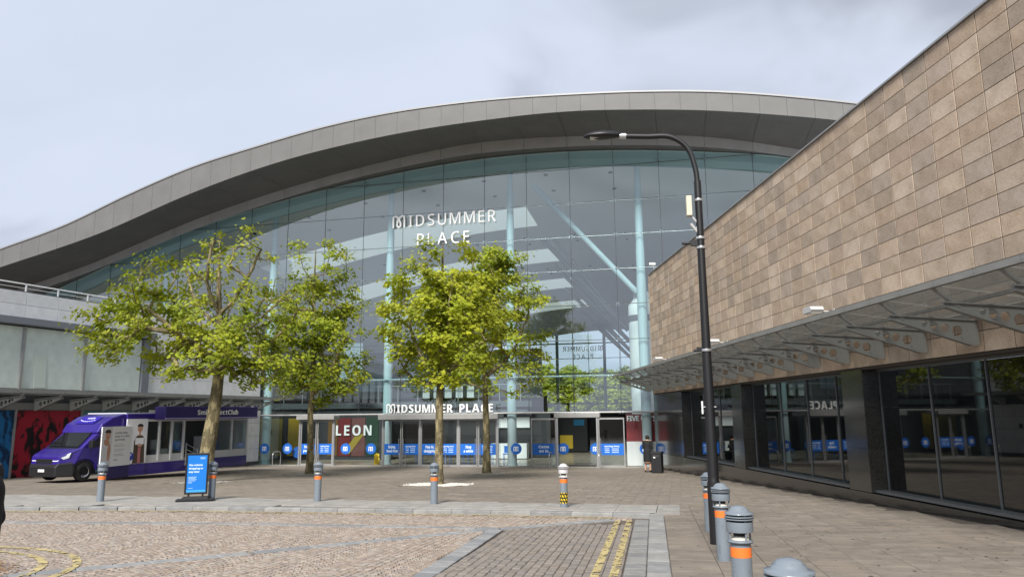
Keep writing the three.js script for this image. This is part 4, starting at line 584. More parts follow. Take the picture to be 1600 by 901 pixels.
makeTree({ seed: 101, x: -17.3, z: -25, label: 'largest plane tree with a thick trunk and wide crown, beside the purple van', group: 'plane trees in the square', trunk: [[0, 0, 0], [0.1, 1.2, 0], [0.27, 2.65, 0], [0.4, 4.5, 0], [0.36, 5.6, 0], [0.25, 6.9, 0.1], [0.1, 8.6, 0]], fork: 4.1, r0: 0.30,
  limbs: [[4.6, [[-1.2, 5.5, 0.2], [-2.6, 6.6, 0.4]]], [5.0, [[1.6, 5.9, -0.3], [2.9, 7.2, -0.5]]], [5.6, [[-0.9, 6.7, -0.4], [-1.9, 8.4, -0.6]]], [6.4, [[1.3, 7.2, 0.3], [2.2, 8.6, 0.5]]], [6.2, [[0.3, 7.6, 1.0], [0.8, 8.9, 1.4]]], [5.2, [[-0.6, 6.0, -1.6], [-0.9, 7.2, -2.6]]]],
  lobes: [{ c: [-2.9, 5.7, 0.6], r: [2.2, 1.7, 2.2], w: 3.4 }, { c: [-0.6, 5.2, 0.4], r: [2.2, 1.5, 2.4], w: 2.6 }, { c: [1.9, 5.2, -0.3], r: [1.8, 1.8, 2.2], w: 2.6 }, { c: [2.4, 7.0, -0.3], r: [1.6, 1.5, 1.8], w: 1.4, d: 0.5 }, { c: [-2.0, 7.6, 0], r: [2.0, 1.3, 2.0], w: 1.5, d: 0.5 }, { c: [0.1, 8.6, 0], r: [2.3, 1.3, 2.0], w: 1.2, d: 0.4 }], clusters: 290, leaves: 58, spread: 0.42, leaf: 0.122, c0: G0, c1: G1 });
makeTree({ seed: 202, x: -16.2, z: -31.1, label: 'slim plane tree with a dark trunk in front of the left-hand doors', group: 'plane trees in the square', trunk: [[0, 0, 0], [0, 1.2, 0], [-0.06, 2.8, 0], [0.0, 4.0, 0], [0.0, 6.0, 0], [-0.1, 8.0, 0], [-0.1, 10.3, 0]], fork: 3.1, r0: 0.17,
  limbs: [[3.4, [[0.9, 4.6, 0.1], [1.6, 6.0, 0.2]]], [3.8, [[-0.8, 5.2, 0.1], [-1.5, 6.8, 0]]]],
  lobes: [{ c: [0.2, 5.0, 0], r: [2.4, 1.9, 2.2], w: 3 }, { c: [-0.5, 7.2, 0], r: [2.1, 1.9, 2.0], w: 3 }, { c: [0.9, 7.0, 0], r: [1.6, 1.7, 1.6], w: 1.6 }, { c: [0, 9.4, 0], r: [1.5, 1.8, 1.5], w: 1.5, d: 0.8 }], clusters: 210, leaves: 62, spread: 0.42, leaf: 0.122, c0: G0, c1: G1 });
makeTree({ seed: 303, x: -8.2, z: -25.1, label: 'bright yellow-green plane tree with pale mottled trunk in a white gravel pit', group: 'plane trees in the square', trunk: [[0, 0, 0], [0.02, 1.2, 0], [0.03, 3.2, 0], [0.1, 4.4, 0], [0.1, 5.6, 0], [0.1, 7, 0], [0.1, 8.6, 0]], fork: 3.2, r0: 0.165,
  limbs: [[3.4, [[-0.7, 4.6, 0.1], [-1.2, 6.2, 0.2]]], [3.6, [[0.8, 4.7, -0.2], [1.6, 6.0, -0.3]]], [4.8, [[0.5, 5.8, 0.5], [0.7, 7.2, 0.8]]]],
  lobes: [{ c: [0.0, 5.2, 0], r: [2.1, 1.9, 2.0], w: 3.2 }, { c: [-0.9, 6.4, 0], r: [1.7, 1.8, 1.7], w: 2.2 }, { c: [1.2, 6.2, 0], r: [1.6, 1.6, 1.6], w: 2.0 }, { c: [0.1, 7.6, 0], r: [1.7, 1.2, 1.6], w: 1.5 }], clusters: 200, leaves: 68, spread: 0.38, leaf: 0.118, c0: G2, c1: G3 });
const t4 = makeTree({ seed: 404, x: -8.5, z: -33, label: 'plane tree standing close to the middle doors, right-hand trunk of the pair', group: 'plane trees in the square', trunk: [[0, 0, 0], [0, 1.2, 0], [-0.04, 3.2, 0], [-0.1, 5, 0], [-0.14, 7, 0], [-0.05, 8.5, 0], [0, 10, 0]], fork: 3.4, r0: 0.18,
  limbs: [[4.0, [[1.1, 5.4, -0.2], [2.0, 7.4, -0.3]]], [5, [[-0.9, 6.4, 0.2], [-1.3, 7.8, 0.2]]]],
  lobes: [{ c: [0.5, 5.4, 0], r: [2.6, 2.0, 2.2], w: 3 }, { c: [1.4, 7.4, 0], r: [1.9, 1.9, 1.8], w: 2.6 }, { c: [-0.4, 7.6, 0], r: [1.8, 1.7, 1.8], w: 2.2 }, { c: [0.6, 9.3, 0], r: [1.6, 1.1, 1.5], w: 1.2 }], clusters: 210, leaves: 68, spread: 0.42, leaf: 0.122, c0: G0, c1: G1 });
const ft = makeTree({ seed: 505, x: -27.5, z: -143, label: 'tree outside seen through the far glazing, at its left edge', group: 'trees beyond the far glazing', trunk: [[0, 0, 0], [0, 0.8, 0], [0.1, 2, 0], [0, 3.5, 0], [0, 5, 0], [0.1, 7, 0], [0, 9, 0]], fork: 1.5, r0: 0.3, lobes: [{ c: [0, 4.2, 0], r: [3.6, 3.2, 3.4], w: 3 }, { c: [-0.5, 7.2, 0], r: [2.7, 2.6, 2.7], w: 2 }], clusters: 200, leaves: 40, spread: 0.75, leaf: 0.34, c0: G0, c1: G1 });
ft.position.y = -1.6; ft.scale.setScalar(1.3);
for (const [x, z, s, a, lab] of [[-24, -141, 1.3, 2.2, 'tall tree outside seen through the far glazing, second from the left'], [-20.6, -146, 1.3, 3.1, 'tree outside seen through the far glazing, left of the dark mullion'], [-17.6, -140, 1.15, 1.6, 'low tree outside seen through the far glazing, left of the middle'], [-14.6, -145, 1.22, 4, 'tree outside seen through the far glazing, under the reversed lettering'], [-11.6, -141, 1.15, 5, 'low tree outside seen through the far glazing, right of the middle'], [-8.6, -144, 1.25, 0.4, 'tree outside seen through the far glazing, at its right edge']]) { const t = dup(ft, [x, -1.6, z], a, lab); t.scale.setScalar(s); }
console.log('trees done');
// ---------------------------------------------------------------- bollard lights
{
  const H = 1.0, B = new THREE.Group();
  const head = (m, g) => {
    mesh('dome', lathe([[0.125, 0.925], [0.125, 0.94], [0.092, 0.945], [0.085, 0.965], [0.06, 0.988], [0.03, 0.998], [0, 1.0]], 28), m, g);
    for (const y of [0.885, 0.905]) mesh('louvre', lathe([[0.07, y - 0.008], [0.127, y - 0.008], [0.127, y + 0.004], [0.07, y + 0.008]], 28), m, g);
    mesh('drum', lathe([[0.11, 0.775], [0.118, 0.775], [0.118, 0.862], [0.11, 0.862], [0.11, 0.775]], 28), m, g);
    mesh('core', lathe([[0.055, 0.74], [0.055, 0.93]], 16), M.rubber, g); mesh('lens', lathe([[0, 0.745], [0.05, 0.74], [0.075, 0.72], [0.08, 0.705]], 20), M.lens, g);
    for (let k = 0; k < 4; k++) { const a = k * Math.PI / 2 + 0.6; mesh('rod', bar([Math.cos(a) * 0.1, 0.69, Math.sin(a) * 0.1], [Math.cos(a) * 0.1, 0.93, Math.sin(a) * 0.1], 0.009, 6), m, g); }
    mesh('flange', lathe([[0.08, 0.68], [0.112, 0.682], [0.112, 0.70], [0.08, 0.704]], 28), m, g);
  };
  const make = (white) => { const g = thing('bollard_light', '', 'bollard', [0, 0, 0], 0, 'bollard lights round the road'); head(white ? M.bollardWhite : M.bollard, g); mesh('post', lathe([[0.09, 0], [0.09, 0.66], [0.082, 0.68]], 28), M.bollard, g); mesh('orange_band', lathe([[0.0905, 0.56], [0.0915, 0.56], [0.0915, 0.645], [0.0905, 0.645]], 28), M.orange, g); return g; };
  const a = make(false), at = (x, z) => [x, gy(z) - 0.005, z];
  const spots = [[-14.75, -17.0, 'leftmost grey bollard light, in front of the purple van'], [-12.15, -17.95, 'grey bollard light half hidden behind the blue pavement sign'], [-9.15, -18.05, 'grey bollard light in front of the slim tree, third of the far row'], [-5.95, -17.9, 'grey bollard light in front of the white gravel tree pit'], [0.47, -13.7, 'grey bollard light behind the black lamp post'], [0.52, -10.55, 'grey bollard light just in front of the black lamp post'], [0.5, -7.15, 'grey bollard light cut by the bottom edge, second nearest of the right row'], [0.52, -4.15, 'nearest bollard light of which only the domed cap shows']];
  spots.forEach(([x, z, l], i) => { if (i) dup(a, at(x, z), i * 0.7, l); else { a.position.set(...at(x, z)); a.userData.label = l; } });
  const w = make(true); w.userData.label = 'bollard light with whitened head and yellow black hazard tape'; w.position.set(...at(-2.68, -17.65));
  for (let k = 0; k < 9; k++) { const t = new Tri(); for (let i = 0; i < 6; i++) { const a0 = k * 0.698 + i * 0.0582, a1 = a0 + 0.0582, sk = 0.5, p = (an, y) => [Math.cos(an + y * sk) * 0.0935, y, Math.sin(an + y * sk) * 0.0935]; for (let s = 0; s < 3; s++) { const y0 = 0.10 + s * 0.08, y1 = y0 + 0.08; t.quad(p(a0 + s * 0.35, y0), p(a1 + s * 0.35, y0), p(a1 + (s + 1) * 0.35, y1), p(a0 + (s + 1) * 0.35, y1)); } } mesh('hazard_stripe', t.geo(), M.tapeY, w); }
  mesh('hazard_tape', lathe([[0.0905, 0.10], [0.0922, 0.10], [0.0922, 0.34], [0.0905, 0.34]], 28), M.black, w);
}
// ---------------------------------------------------------------- street lamp
{
  const z = -12.1, g = thing('street_lamp', 'tall black street lamp with a curved arm and a cream box on its column', 'street lamp', [0.5, gy(z), z], 0.1);
  mesh('column', lathe([[0.1, 0], [0.1, 0.9], [0.085, 0.95], [0.085, 1.0], [0.062, 4.2], [0.058, 5.75]], 20), M.lamp, g); mesh('service_door', bx(0.09, 0.5, 0.02, 0, 0.55, 0.095), M.lamp, g);
  mesh('arm', tube([[0, 5.6, 0], [-0.02, 5.95, 0], [-0.14, 6.34, 0], [-0.4, 6.54, 0], [-0.8, 6.57, 0], [-1.22, 6.6, 0]], 0.045, 40, 10), M.lamp, g);
  const hd = new THREE.SphereGeometry(1, 24, 14); hd.scale(0.34, 0.085, 0.13); { const p = hd.attributes.position; for (let i = 0; i < p.count; i++) { const x = p.getX(i); if (p.getY(i) < 0) p.setY(i, p.getY(i) * 0.6); p.setZ(i, p.getZ(i) * (1 - 0.35 * clamp(x / 0.34, 0, 1))); } hd.computeVertexNormals(); } hd.translate(-1.52, 6.62, 0);
  const h = mesh('lamp_head', hd, M.lamp, g); mesh('lamp_lens', rbx(0.3, 0.03, 0.13, 0.014, -1.6, 6.59, 0), M.lens, h); mesh('spigot', bar([-1.25, 6.6, 0], [-1.14, 6.595, 0], 0.055), M.steel, g);
  mesh('cream_box', rbx(0.09, 0.34, 0.12, 0.012, -0.16, 5.32, 0.02), M.cream, g); mesh('box_bracket', merge([bar([-0.13, 5.15, 0.02], [-0.02, 5.02, 0], 0.02), bar([-0.15, 5.02, 0.03], [-0.04, 4.88, 0], 0.028), bar([-0.06, 4.95, 0], [0, 4.95, 0], 0.03)]), M.greyBox, g);
  for (const [y, r] of [[4.78, 0.07], [4.62, 0.07], [2.95, 0.078], [5.42, 0.064]]) mesh('strap', lathe([[r, y - 0.02], [r + 0.006, y - 0.02], [r + 0.006, y + 0.02], [r, y + 0.02]], 18), M.steel, g);
  mesh('sign_clamp', merge([bar([-0.3, 4.7, 0], [0.06, 4.7, 0], 0.022), bx(0.12, 0.1, 0.06, -0.1, 4.7, 0)]), M.lamp, g); mesh('sign_clamp', merge([bar([-0.2, 2.95, 0], [0.06, 2.95, 0], 0.02), bx(0.1, 0.06, 0.05, -0.1, 2.97, 0)]), M.lamp, g);
  mesh('sensor_tag', rbx(0.025, 0.2, 0.05, 0.008, -0.115, 2.05, 0.03), M.white, g); mesh('strap', bar([-0.11, 2.06, 0.03], [0.1, 2.06, 0.03], 0.008), M.greyBox, g);
}
// ---------------------------------------------------------------- pavement sign
{
  const z = -17.55, g = thing('pavement_sign', 'blue pavement sign in a black frame on a black rubber base', 'sign', [-12.35, gy(z), z], 0.52);
  const pr = printMat(canv(256, 512, (c, w, h) => { c.fillStyle = '#1a78d2'; c.fillRect(0, 0, w, h); c.fillStyle = '#fff'; c.font = 'bold 33px sans-serif'; ['The vehicle', 'shopping or', 'any time'].forEach((t, i) => c.fillText(t, 20, 150 + i * 46)); c.fillStyle = '#cfe4ff'; for (let i = 0; i < 4; i++) c.fillRect(20, 300 + i * 17, 110 - 16 * (i % 2), 5); c.fillRect(20, 375, 50, 7); c.fillRect(160, 36, 70, 7); c.fillRect(170, 52, 60, 4); c.fillRect(20, 452, 66, 4); c.fillStyle = '#42a2ea'; c.fillRect(0, 478, w, 34); }), 0.35);
  mesh('frame', merge([rbx(0.56, 0.05, 0.06, 0.015, 0, 1.19, 0), rbx(0.56, 0.05, 0.06, 0.015, 0, 0.2, 0), rbx(0.045, 1.03, 0.06, 0.015, -0.257, 0.695, 0), rbx(0.045, 1.03, 0.06, 0.015, 0.257, 0.695, 0)]), M.black, g);
  mesh('face', new THREE.BoxGeometry(0.47, 0.95, 0.03).translate(0, 0.695, 0), pr, g);
  for (const s of [-1, 1]) mesh('spring_leg', cyl(0.025, 0.025, 0.12, s * 0.17, 0.13, 0, 10), M.rubber, g);
  const b = new RoundedBoxGeometry(0.92, 0.11, 0.5, 3, 0.05); { const p = b.attributes.position; for (let i = 0; i < p.count; i++) if (p.getY(i) > 0) { p.setX(i, p.getX(i) * 0.72); p.setZ(i, p.getZ(i) * 0.6); } b.computeVertexNormals(); } b.translate(0, 0.055, 0); mesh('rubber_base', b, M.rubber, g);
}
// ---------------------------------------------------------------- promotional van
{
  const g = thing('promotional_van', 'purple van with a shop body, white advert panels and awning', 'van', [-21.85, gy(-23) - 0.0, -23.3]); g.rotation.order = 'YXZ'; g.rotation.set(0, 80.5 * D2R, 0.006); g.scale.y = 0.87;
  const nose = (q) => { const p = q.attributes.position; for (let i = 0; i < p.count; i++) { let x = p.getX(i), z = p.getZ(i); if (x < 0.55) z = -1.03 + (z + 1.03) * (1 - 0.3 * Math.pow((0.55 - x) / 0.9, 1.5)); if (x < 0.4) x = 0.4 + (x - 0.4) * 0.62; p.setXYZ(i, x, p.getY(i), z); } q.computeVertexNormals(); return q; };
  const put = (n, geo, m, p = g, l) => mesh(n, geo, m, p, l), W = 2.05, side = (pts, w, z1, bev = 0.03) => { const q = prism(pts, w - 2 * bev, bev); q.translate(0, 0, z1 - w + bev); return q; };
  put('cab', nose(side([[-0.28, 0.72], [-0.22, 1.02], [0.0, 1.12], [0.72, 1.38], [1.5, 2.12], [1.62, 2.16], [2.6, 2.16], [2.6, 0.5], [1.35, 0.5], [1.28, 0.72], [1.1, 0.9], [0.85, 0.96], [0.6, 0.9], [0.42, 0.72], [0.36, 0.5], [-0.2, 0.5]], W - 0.1, -0.05, 0.05)), M.purple);
  put('roof_pod', side([[1.34, 2.08], [1.5, 2.36], [1.95, 2.66], [2.35, 2.78], [2.55, 2.78], [2.55, 2.08]], W - 0.05, -0.02, 0.06), M.purple);
  put('windscreen', new Tri().quad([0.73, 1.42, -0.22], [0.73, 1.42, -1.88], [1.46, 2.12, -1.75], [1.46, 2.12, -0.35]).geo().translate(-0.055, 0.045, 0), M.glassVan); put('side_window', prism([[0.95, 1.42], [1.52, 1.98], [1.9, 1.98], [1.9, 1.42]], 0.02).translate(0, 0, -0.05), M.glassVan);
  put('bumper', nose(side([[-0.36, 0.3], [-0.38, 0.62], [-0.28, 0.74], [0.3, 0.78], [0.42, 0.6], [0.36, 0.28]], W, 0, 0.05)), M.black); put('badge', cyl(0.05, 0.05, 0.02, 0, 0, 0, 16).rotateZ(Math.PI / 2).translate(0.0, 0.88, -1.03), M.chrome); put('fog_lamp', bx(0.03, 0.07, 0.14, -0.02, 0.55, -0.38), M.headlight); put('grille', nose(rbx(0.06, 0.2, 1.2, 0.02, -0.3, 0.88, -1.03)), M.black); put('number_plate', nose(bx(0.02, 0.11, 0.5, -0.45, 0.5, -1.03)), M.white);
  for (const z of [-0.28, -1.78]) put('headlight', nose(prism([[-0.26, 0.9], [-0.14, 1.06], [0.28, 1.2], [0.2, 1.02]], 0.34, 0.02).translate(-0.03, 0, z - 0.14)), M.headlight);
  put('wheel_arch', side([[0.38, 0.28], [0.42, 0.72], [0.6, 0.92], [0.86, 0.98], [1.12, 0.92], [1.3, 0.72], [1.36, 0.28]], 1.9, -0.08, 0.01), M.black);
  for (const z of [-0.16, -1.86]) { const w = new THREE.Group(); w.name = 'wheel'; w.position.set(0.86, 0.39, z); w.scale.y = 1 / 0.87; g.add(w); const T0 = lathe([[0.2, -0.1], [0.32, -0.1], [0.345, -0.06], [0.345, 0.06], [0.32, 0.1], [0.2, 0.1]], 28); T0.rotateX(Math.PI / 2); mesh('tyre', T0, M.rubber, w); const rm = lathe([[0, 0.05], [0.07, 0.07], [0.12, 0.03], [0.18, 0.05], [0.21, 0.09]], 20); rm.rotateX(Math.PI / 2); mesh('rim', rm, M.chrome, w); }
  for (const [u, h0, h1] of [[1.02, 0.98, 1.46], [2.02, 0.55, 2.05]]) put('door_seam', bx(0.012, h1 - h0, 0.006, u, (h0 + h1) / 2, -0.0005), M.black); put('door_handle', rbx(0.16, 0.035, 0.03, 0.01, 1.86, 1.3, 0.005), M.black); put('cowl', new Tri().quad([0.62, 1.36, -0.2], [0.62, 1.36, -1.9], [0.76, 1.43, -1.88], [0.76, 1.43, -0.22]).geo().translate(-0.03, 0.02, 0), M.black); for (const z of [-0.5, -1.2]) put('wiper', bar([0.68, 1.44, z], [0.84, 1.6, z - 0.5], 0.012), M.black);
  put('mirror', rbx(0.12, 0.34, 0.2, 0.03, 0.95, 1.55, 0.12), M.black);
  const sm_ = printMat(canv(256, 128, (c) => { c.fillStyle = '#2b1a9e'; c.fillRect(0, 0, 256, 128); c.strokeStyle = '#fff'; c.lineWidth = 9; c.lineCap = 'round'; c.setLineDash([12, 14]); c.beginPath(); c.moveTo(28, 66); c.quadraticCurveTo(120, 118, 226, 62); c.stroke(); c.setLineDash([]); c.font = 'bold 38px sans-serif'; c.fillStyle = '#fff'; c.fillText('smile', 84, 46); }), 0.3);
  const sp = new Tri().quad([1.5, 2.36, -1.55], [1.5, 2.36, -0.5], [1.95, 2.66, -0.5], [1.95, 2.66, -1.55]).geo(); { const u = sp.attributes.uv; const uv = [[0, 0], [1, 0], [1, 1], [0, 0], [1, 1], [0, 1]]; uv.forEach((q, i) => u.setXY(i, ...q)); } sp.translate(-0.07, 0.07, 0); put('smile_graphic', sp, sm_);
  // shop body
  const E = 9.35;
  put('body', merge([bx(E - 2.5, 0.12, 2.1, (E + 2.5) / 2, 0.62, -1.1), bx(E - 2.5, 0.1, 2.15, (E + 2.5) / 2, 2.84, -1.1), bx(E - 2.5, 2.3, 0.08, (E + 2.5) / 2, 1.7, -2.12), bx(0.08, 2.3, 2.1, E - 0.04, 1.7, -1.1), bx(0.08, 2.3, 2.1, 2.55, 1.7, -1.1)]), M.vanWhite);
  put('interior_lining', bx(E - 2.7, 2.1, 0.04, (E + 2.5) / 2, 1.75, -1.9), M.darkGrey); put('roof_edge', rbx(E - 2.5, 0.24, 0.12, 0.03, (E + 2.5) / 2, 2.72, 0.0), M.purple); put('skirt', rbx(E - 3.2, 0.52, 0.06, 0.02, (E + 3.2) / 2, 0.3, 0.04), M.purple); put('corner_skirt', rbx(1.5, 0.5, 0.06, 0.02, 2.65, 0.3, 0.1), M.purple);
  put('side_rail', bx(E - 3.4, 0.06, 0.08, (E + 3.4) / 2, 0.6, 0.03), M.vanWhite); put('head_rail', bx(E - 3.4, 0.1, 0.08, (E + 3.4) / 2, 2.52, 0.03), M.vanWhite);
  for (const u of [3.45, 4.12, 4.77, 5.42, 6.8, 8.3, E - 0.05]) put('post', bx(0.09, 1.92, 0.09, u, 1.55, 0.03), M.vanWhite);
  for (const [a, c] of [[3.45, 4.12], [4.12, 4.77], [4.77, 5.42], [6.8, 8.3], [8.3, E]]) { put('shop_window', bx(c - a - 0.1, 1.56, 0.012, (a + c) / 2, 1.72, 0.02), M.clear); put('window_apron', bx(c - a - 0.1, 0.28, 0.03, (a + c) / 2, 0.78, 0.025), M.vanWhite); }
  put('counter', bx(0.8, 1.0, 0.5, 7.5, 1.15, -0.8), M.vanWhite); put('armchair', merge([rbx(0.55, 0.4, 0.5, 0.08, 4.95, 0.95, -0.8), rbx(0.55, 0.55, 0.14, 0.06, 4.95, 1.3, -1.05)]), M.greyBox);
  put('awning_box', rbx(5.5, 0.62, 0.6, 0.03, 6.55, 2.86, 0.36), M.purpleDark); put('awning_lip', bx(5.5, 0.05, 0.05, 6.55, 2.60, 0.68), std(0.35, 0.33, 0.6, 0.3), g);
  const aw = new THREE.Group(); aw.name = 'awning_lettering'; aw.userData.hasM = true; aw.position.set(6.75, 2.76, 0.662); g.add(aw); lettering(aw, 'SmileDirectClub', 2.45, 0.24, 0, M.white, 0.012, font);
  // steps and hand rail
  for (let i = 0; i < 2; i++) put('step', bx(1.1, 0.05, 0.32, 6.1, 0.2 + i * 0.2, 0.5 - i * 0.26), M.steel);
  put('hand_rail', merge([...[0.25, 0.5, 0.75, 1.0].map((y) => bar([5.55, y + 0.05, 0.75], [5.55, y + 0.35, 0.08], 0.018)), bar([5.55, 0.02, 0.75], [5.55, 1.1, 0.75], 0.02), bar([5.55, 0.3, 0.1], [5.55, 1.4, 0.1], 0.02)]), M.steel);
  // advert panels
  const fig = (c, x, y, s, hair) => { c.fillStyle = '#c99a83'; c.beginPath(); c.ellipse(x, y, 30 * s, 40 * s, 0.1, 0, 7); c.fill(); c.fillStyle = hair; c.beginPath(); c.ellipse(x, y - 24 * s, 34 * s, 26 * s, 0, 3.0, 6.5); c.fill(); c.fillRect(x - 16 * s, y - 6 * s, 9 * s, 3 * s); c.fillRect(x + 7 * s, y - 6 * s, 9 * s, 3 * s); c.fillStyle = '#a04048'; c.beginPath(); c.ellipse(x, y + 18 * s, 11 * s, 4 * s, 0, 0, 7); c.fill(); };
  const ad1 = printMat(canv(512, 512, (c) => { c.fillStyle = '#eceef4'; c.fillRect(0, 0, 512, 512); c.fillStyle = '#d6d7e0'; c.fillRect(0, 0, 170, 512); c.fillStyle = '#c08f7a'; c.beginPath(); c.ellipse(128, 330, 26, 110, 0.05, 0, 7); c.fill(); c.beginPath(); c.ellipse(85, 200, 50, 42, 0.6, 0, 7); c.fill(); fig(c, 100, 110, 1.5, '#3d2f2b'); c.fillStyle = '#2b2f5a'; c.font = 'bold 34px sans-serif'; ['A smile today', 'keeps it a smile', "you'll keep"].forEach((t, i) => c.fillText(t, 220, 96 + i * 44)); c.fillStyle = '#8d91a8'; for (let i = 0; i < 9; i++) if (i % 3) c.fillRect(214, 215 + i * 20, 190 - 30 * (i % 2), 5); c.fillStyle = '#2b2f5a'; c.font = 'bold 26px sans-serif'; c.fillText('smile', 220, 440); }));
  const ad2 = printMat(canv(256, 512, (c) => { c.fillStyle = '#eaebf4'; c.fillRect(0, 0, 256, 512); c.fillStyle = '#57483f'; c.beginPath(); c.moveTo(90, 512); c.lineTo(104, 240); c.quadraticCurveTo(120, 196, 150, 188); c.lineTo(182, 188); c.quadraticCurveTo(214, 196, 226, 240); c.lineTo(240, 512); c.fill(); c.strokeStyle = '#3c322c'; c.lineWidth = 5; for (let i = 0; i < 9; i++) { c.beginPath(); c.moveTo(100 + i * 15, 250); c.lineTo(96 + i * 16, 512); c.stroke(); } c.fillStyle = '#b9767a'; c.fillRect(152, 330, 34, 182); c.fillStyle = '#c79a86'; c.fillRect(154, 150, 24, 46); fig(c, 166, 112, 1.1, '#201a1c'); c.fillStyle = '#eceef6'; c.fillRect(112, 222, 108, 76); c.fillStyle = '#c79a86'; c.beginPath(); c.ellipse(170, 306, 30, 17, 0.2, 0, 7); c.fill(); c.fillStyle = '#2a3fae'; c.beginPath(); c.ellipse(44, 430, 60, 52, 0, 0, 7); c.fill(); c.fillStyle = '#b9c6f0'; c.beginPath(); c.ellipse(56, 412, 24, 16, 0, 0, 7); c.fill(); }));
  const uvq = (geo) => geo; const p1 = put('advert_panel', new THREE.BoxGeometry(1.7, 1.72, 0.05), ad1, g, 'white advert panel with a portrait and small print'); p1.position.set(1.85, 1.42, 0.3); p1.rotation.y = 0.24;
  const p2 = put('advert_panel', new THREE.BoxGeometry(0.98, 2.0, 0.05), ad2, g, 'tall advert panel of a woman holding a card'); p2.position.set(2.95, 1.6, 0.09);
  const ps = put('panel_skirt', rbx(1.7, 0.52, 0.05, 0.015, 0, 0, 0), M.purpleDark); ps.position.set(1.85, 0.29, 0.3); ps.rotation.y = 0.24;
}
// ---------------------------------------------------------------- small things by the doors
{
  const b = thing('litter_bin', 'black square litter bin against the granite corner', 'bin', [-0.98, gy(-34.9), -34.9], -0.2); mesh('body', rbx(0.46, 0.82, 0.46, 0.02, 0, 0.43, 0), M.black, b); mesh('lid', rbx(0.49, 0.1, 0.49, 0.02, 0, 0.9, 0), M.rubber, b); mesh('opening', bx(0.28, 0.1, 0.02, 0, 0.76, 0.23), M.dark, b); mesh('label_plate', bx(0.09, 0.06, 0.01, -0.08, 0.7, 0.236), M.white, b);
  const w = thing('wet_floor_sign', 'yellow folding wet floor sign inside the left doors', 'sign', [-17.55, -1.12, -42.0], 0.2); for (const s of [-1, 1]) mesh('leaf', prism([[-0.15, 0], [0.15, 0], [0.09, 0.6], [-0.09, 0.6]], 0.02, 0.004).rotateX(s * 0.2).translate(0, 0, s * 0.13 - 0.01), M.safety, w); mesh('handle', rbx(0.16, 0.06, 0.06, 0.02, 0, 0.6, 0), M.safety, w);
  const names = ['steel hoop barrier left of the left-hand doors', 'steel hoop barrier right of the left-hand doors', 'steel hoop barrier before the first pair of middle doors', 'steel hoop barrier before the second pair of middle doors', 'steel hoop barrier left of the open right-hand doorway', 'steel hoop barrier right of the open right-hand doorway'];
  [[-22.6, 0], [-20.2, 0], [-14.95, 0], [-12.6, 0], [-6.65, 0], [-4.05, 0]].forEach(([x], i) => { const h = thing('hoop_barrier', names[i], 'barrier', [x, gy(-39.4), -39.4], 0, 'hoop barriers at the doors'); mesh('hoop', tube([[0, 0, 0.45], [0, 0.7, 0.45], [0, 0.8, 0.35], [0, 0.8, -0.3], [0, 0.7, -0.4], [0, 0, -0.4]], 0.022, 40, 8), M.steel, h); });
}
// ---------------------------------------------------------------- people
function figure(joints, bones, size, res, colour, blend = 0.035) { // continuous surface round tapered capsules; joints in metres
  const mc = new MarchingCubes(res, M.cloth, false, false, 260000), half = size / 2, c = [0, half * 0.98, 0]; mc.isolation = 0;
  const B = bones.map(([a, b, ra, rb]) => { const A = joints[a] || a, E = joints[b] || b; return { A, d: [E[0] - A[0], E[1] - A[1], E[2] - A[2]], ra, rb }; }); for (const q of B) q.L = q.d[0] ** 2 + q.d[1] ** 2 + q.d[2] ** 2 || 1e-9;
  for (let z = 0; z < res; z++) for (let y = 0; y < res; y++) for (let x = 0; x < res; x++) {
    const X = (x / (res / 2) - 1) * half + c[0], Y = (y / (res / 2) - 1) * half + c[1], Z = (z / (res / 2) - 1) * half + c[2]; let s = 0.25;
    if (Math.abs(X) < 0.55 && Math.abs(Z) < 0.5) { for (const q of B) { const px = X - q.A[0], py = Y - q.A[1], pz = Z - q.A[2], t = clamp((px * q.d[0] + py * q.d[1] + pz * q.d[2]) / q.L, 0, 1); const d = Math.hypot(px - q.d[0] * t, py - q.d[1] * t, pz - q.d[2] * t) - lerp(q.ra, q.rb, t); const h = clamp(0.5 + 0.5 * (s - d) / blend, 0, 1); s = lerp(s, d, h) - blend * h * (1 - h); } }
    mc.field[x + y * res + z * res * res] = -s;
  }
  mc.update(); const n = mc.count, p = mc.positionArray.slice(0, n * 3), N = mc.normalArray.slice(0, n * 3), C = new Float32Array(n * 3);
  for (let i = 0; i < n; i++) { for (let k = 0; k < 3; k++) p[i * 3 + k] = p[i * 3 + k] * half + c[k]; const q = colour(p[i * 3], p[i * 3 + 1], p[i * 3 + 2]); C.set(q, i * 3); }
  const g = new THREE.BufferGeometry(); g.setAttribute('position', new THREE.BufferAttribute(p, 3)); g.setAttribute('normal', new THREE.BufferAttribute(N, 3)); g.setAttribute('color', new THREE.BufferAttribute(C, 3)); g.computeVertexNormals(); return g;
}
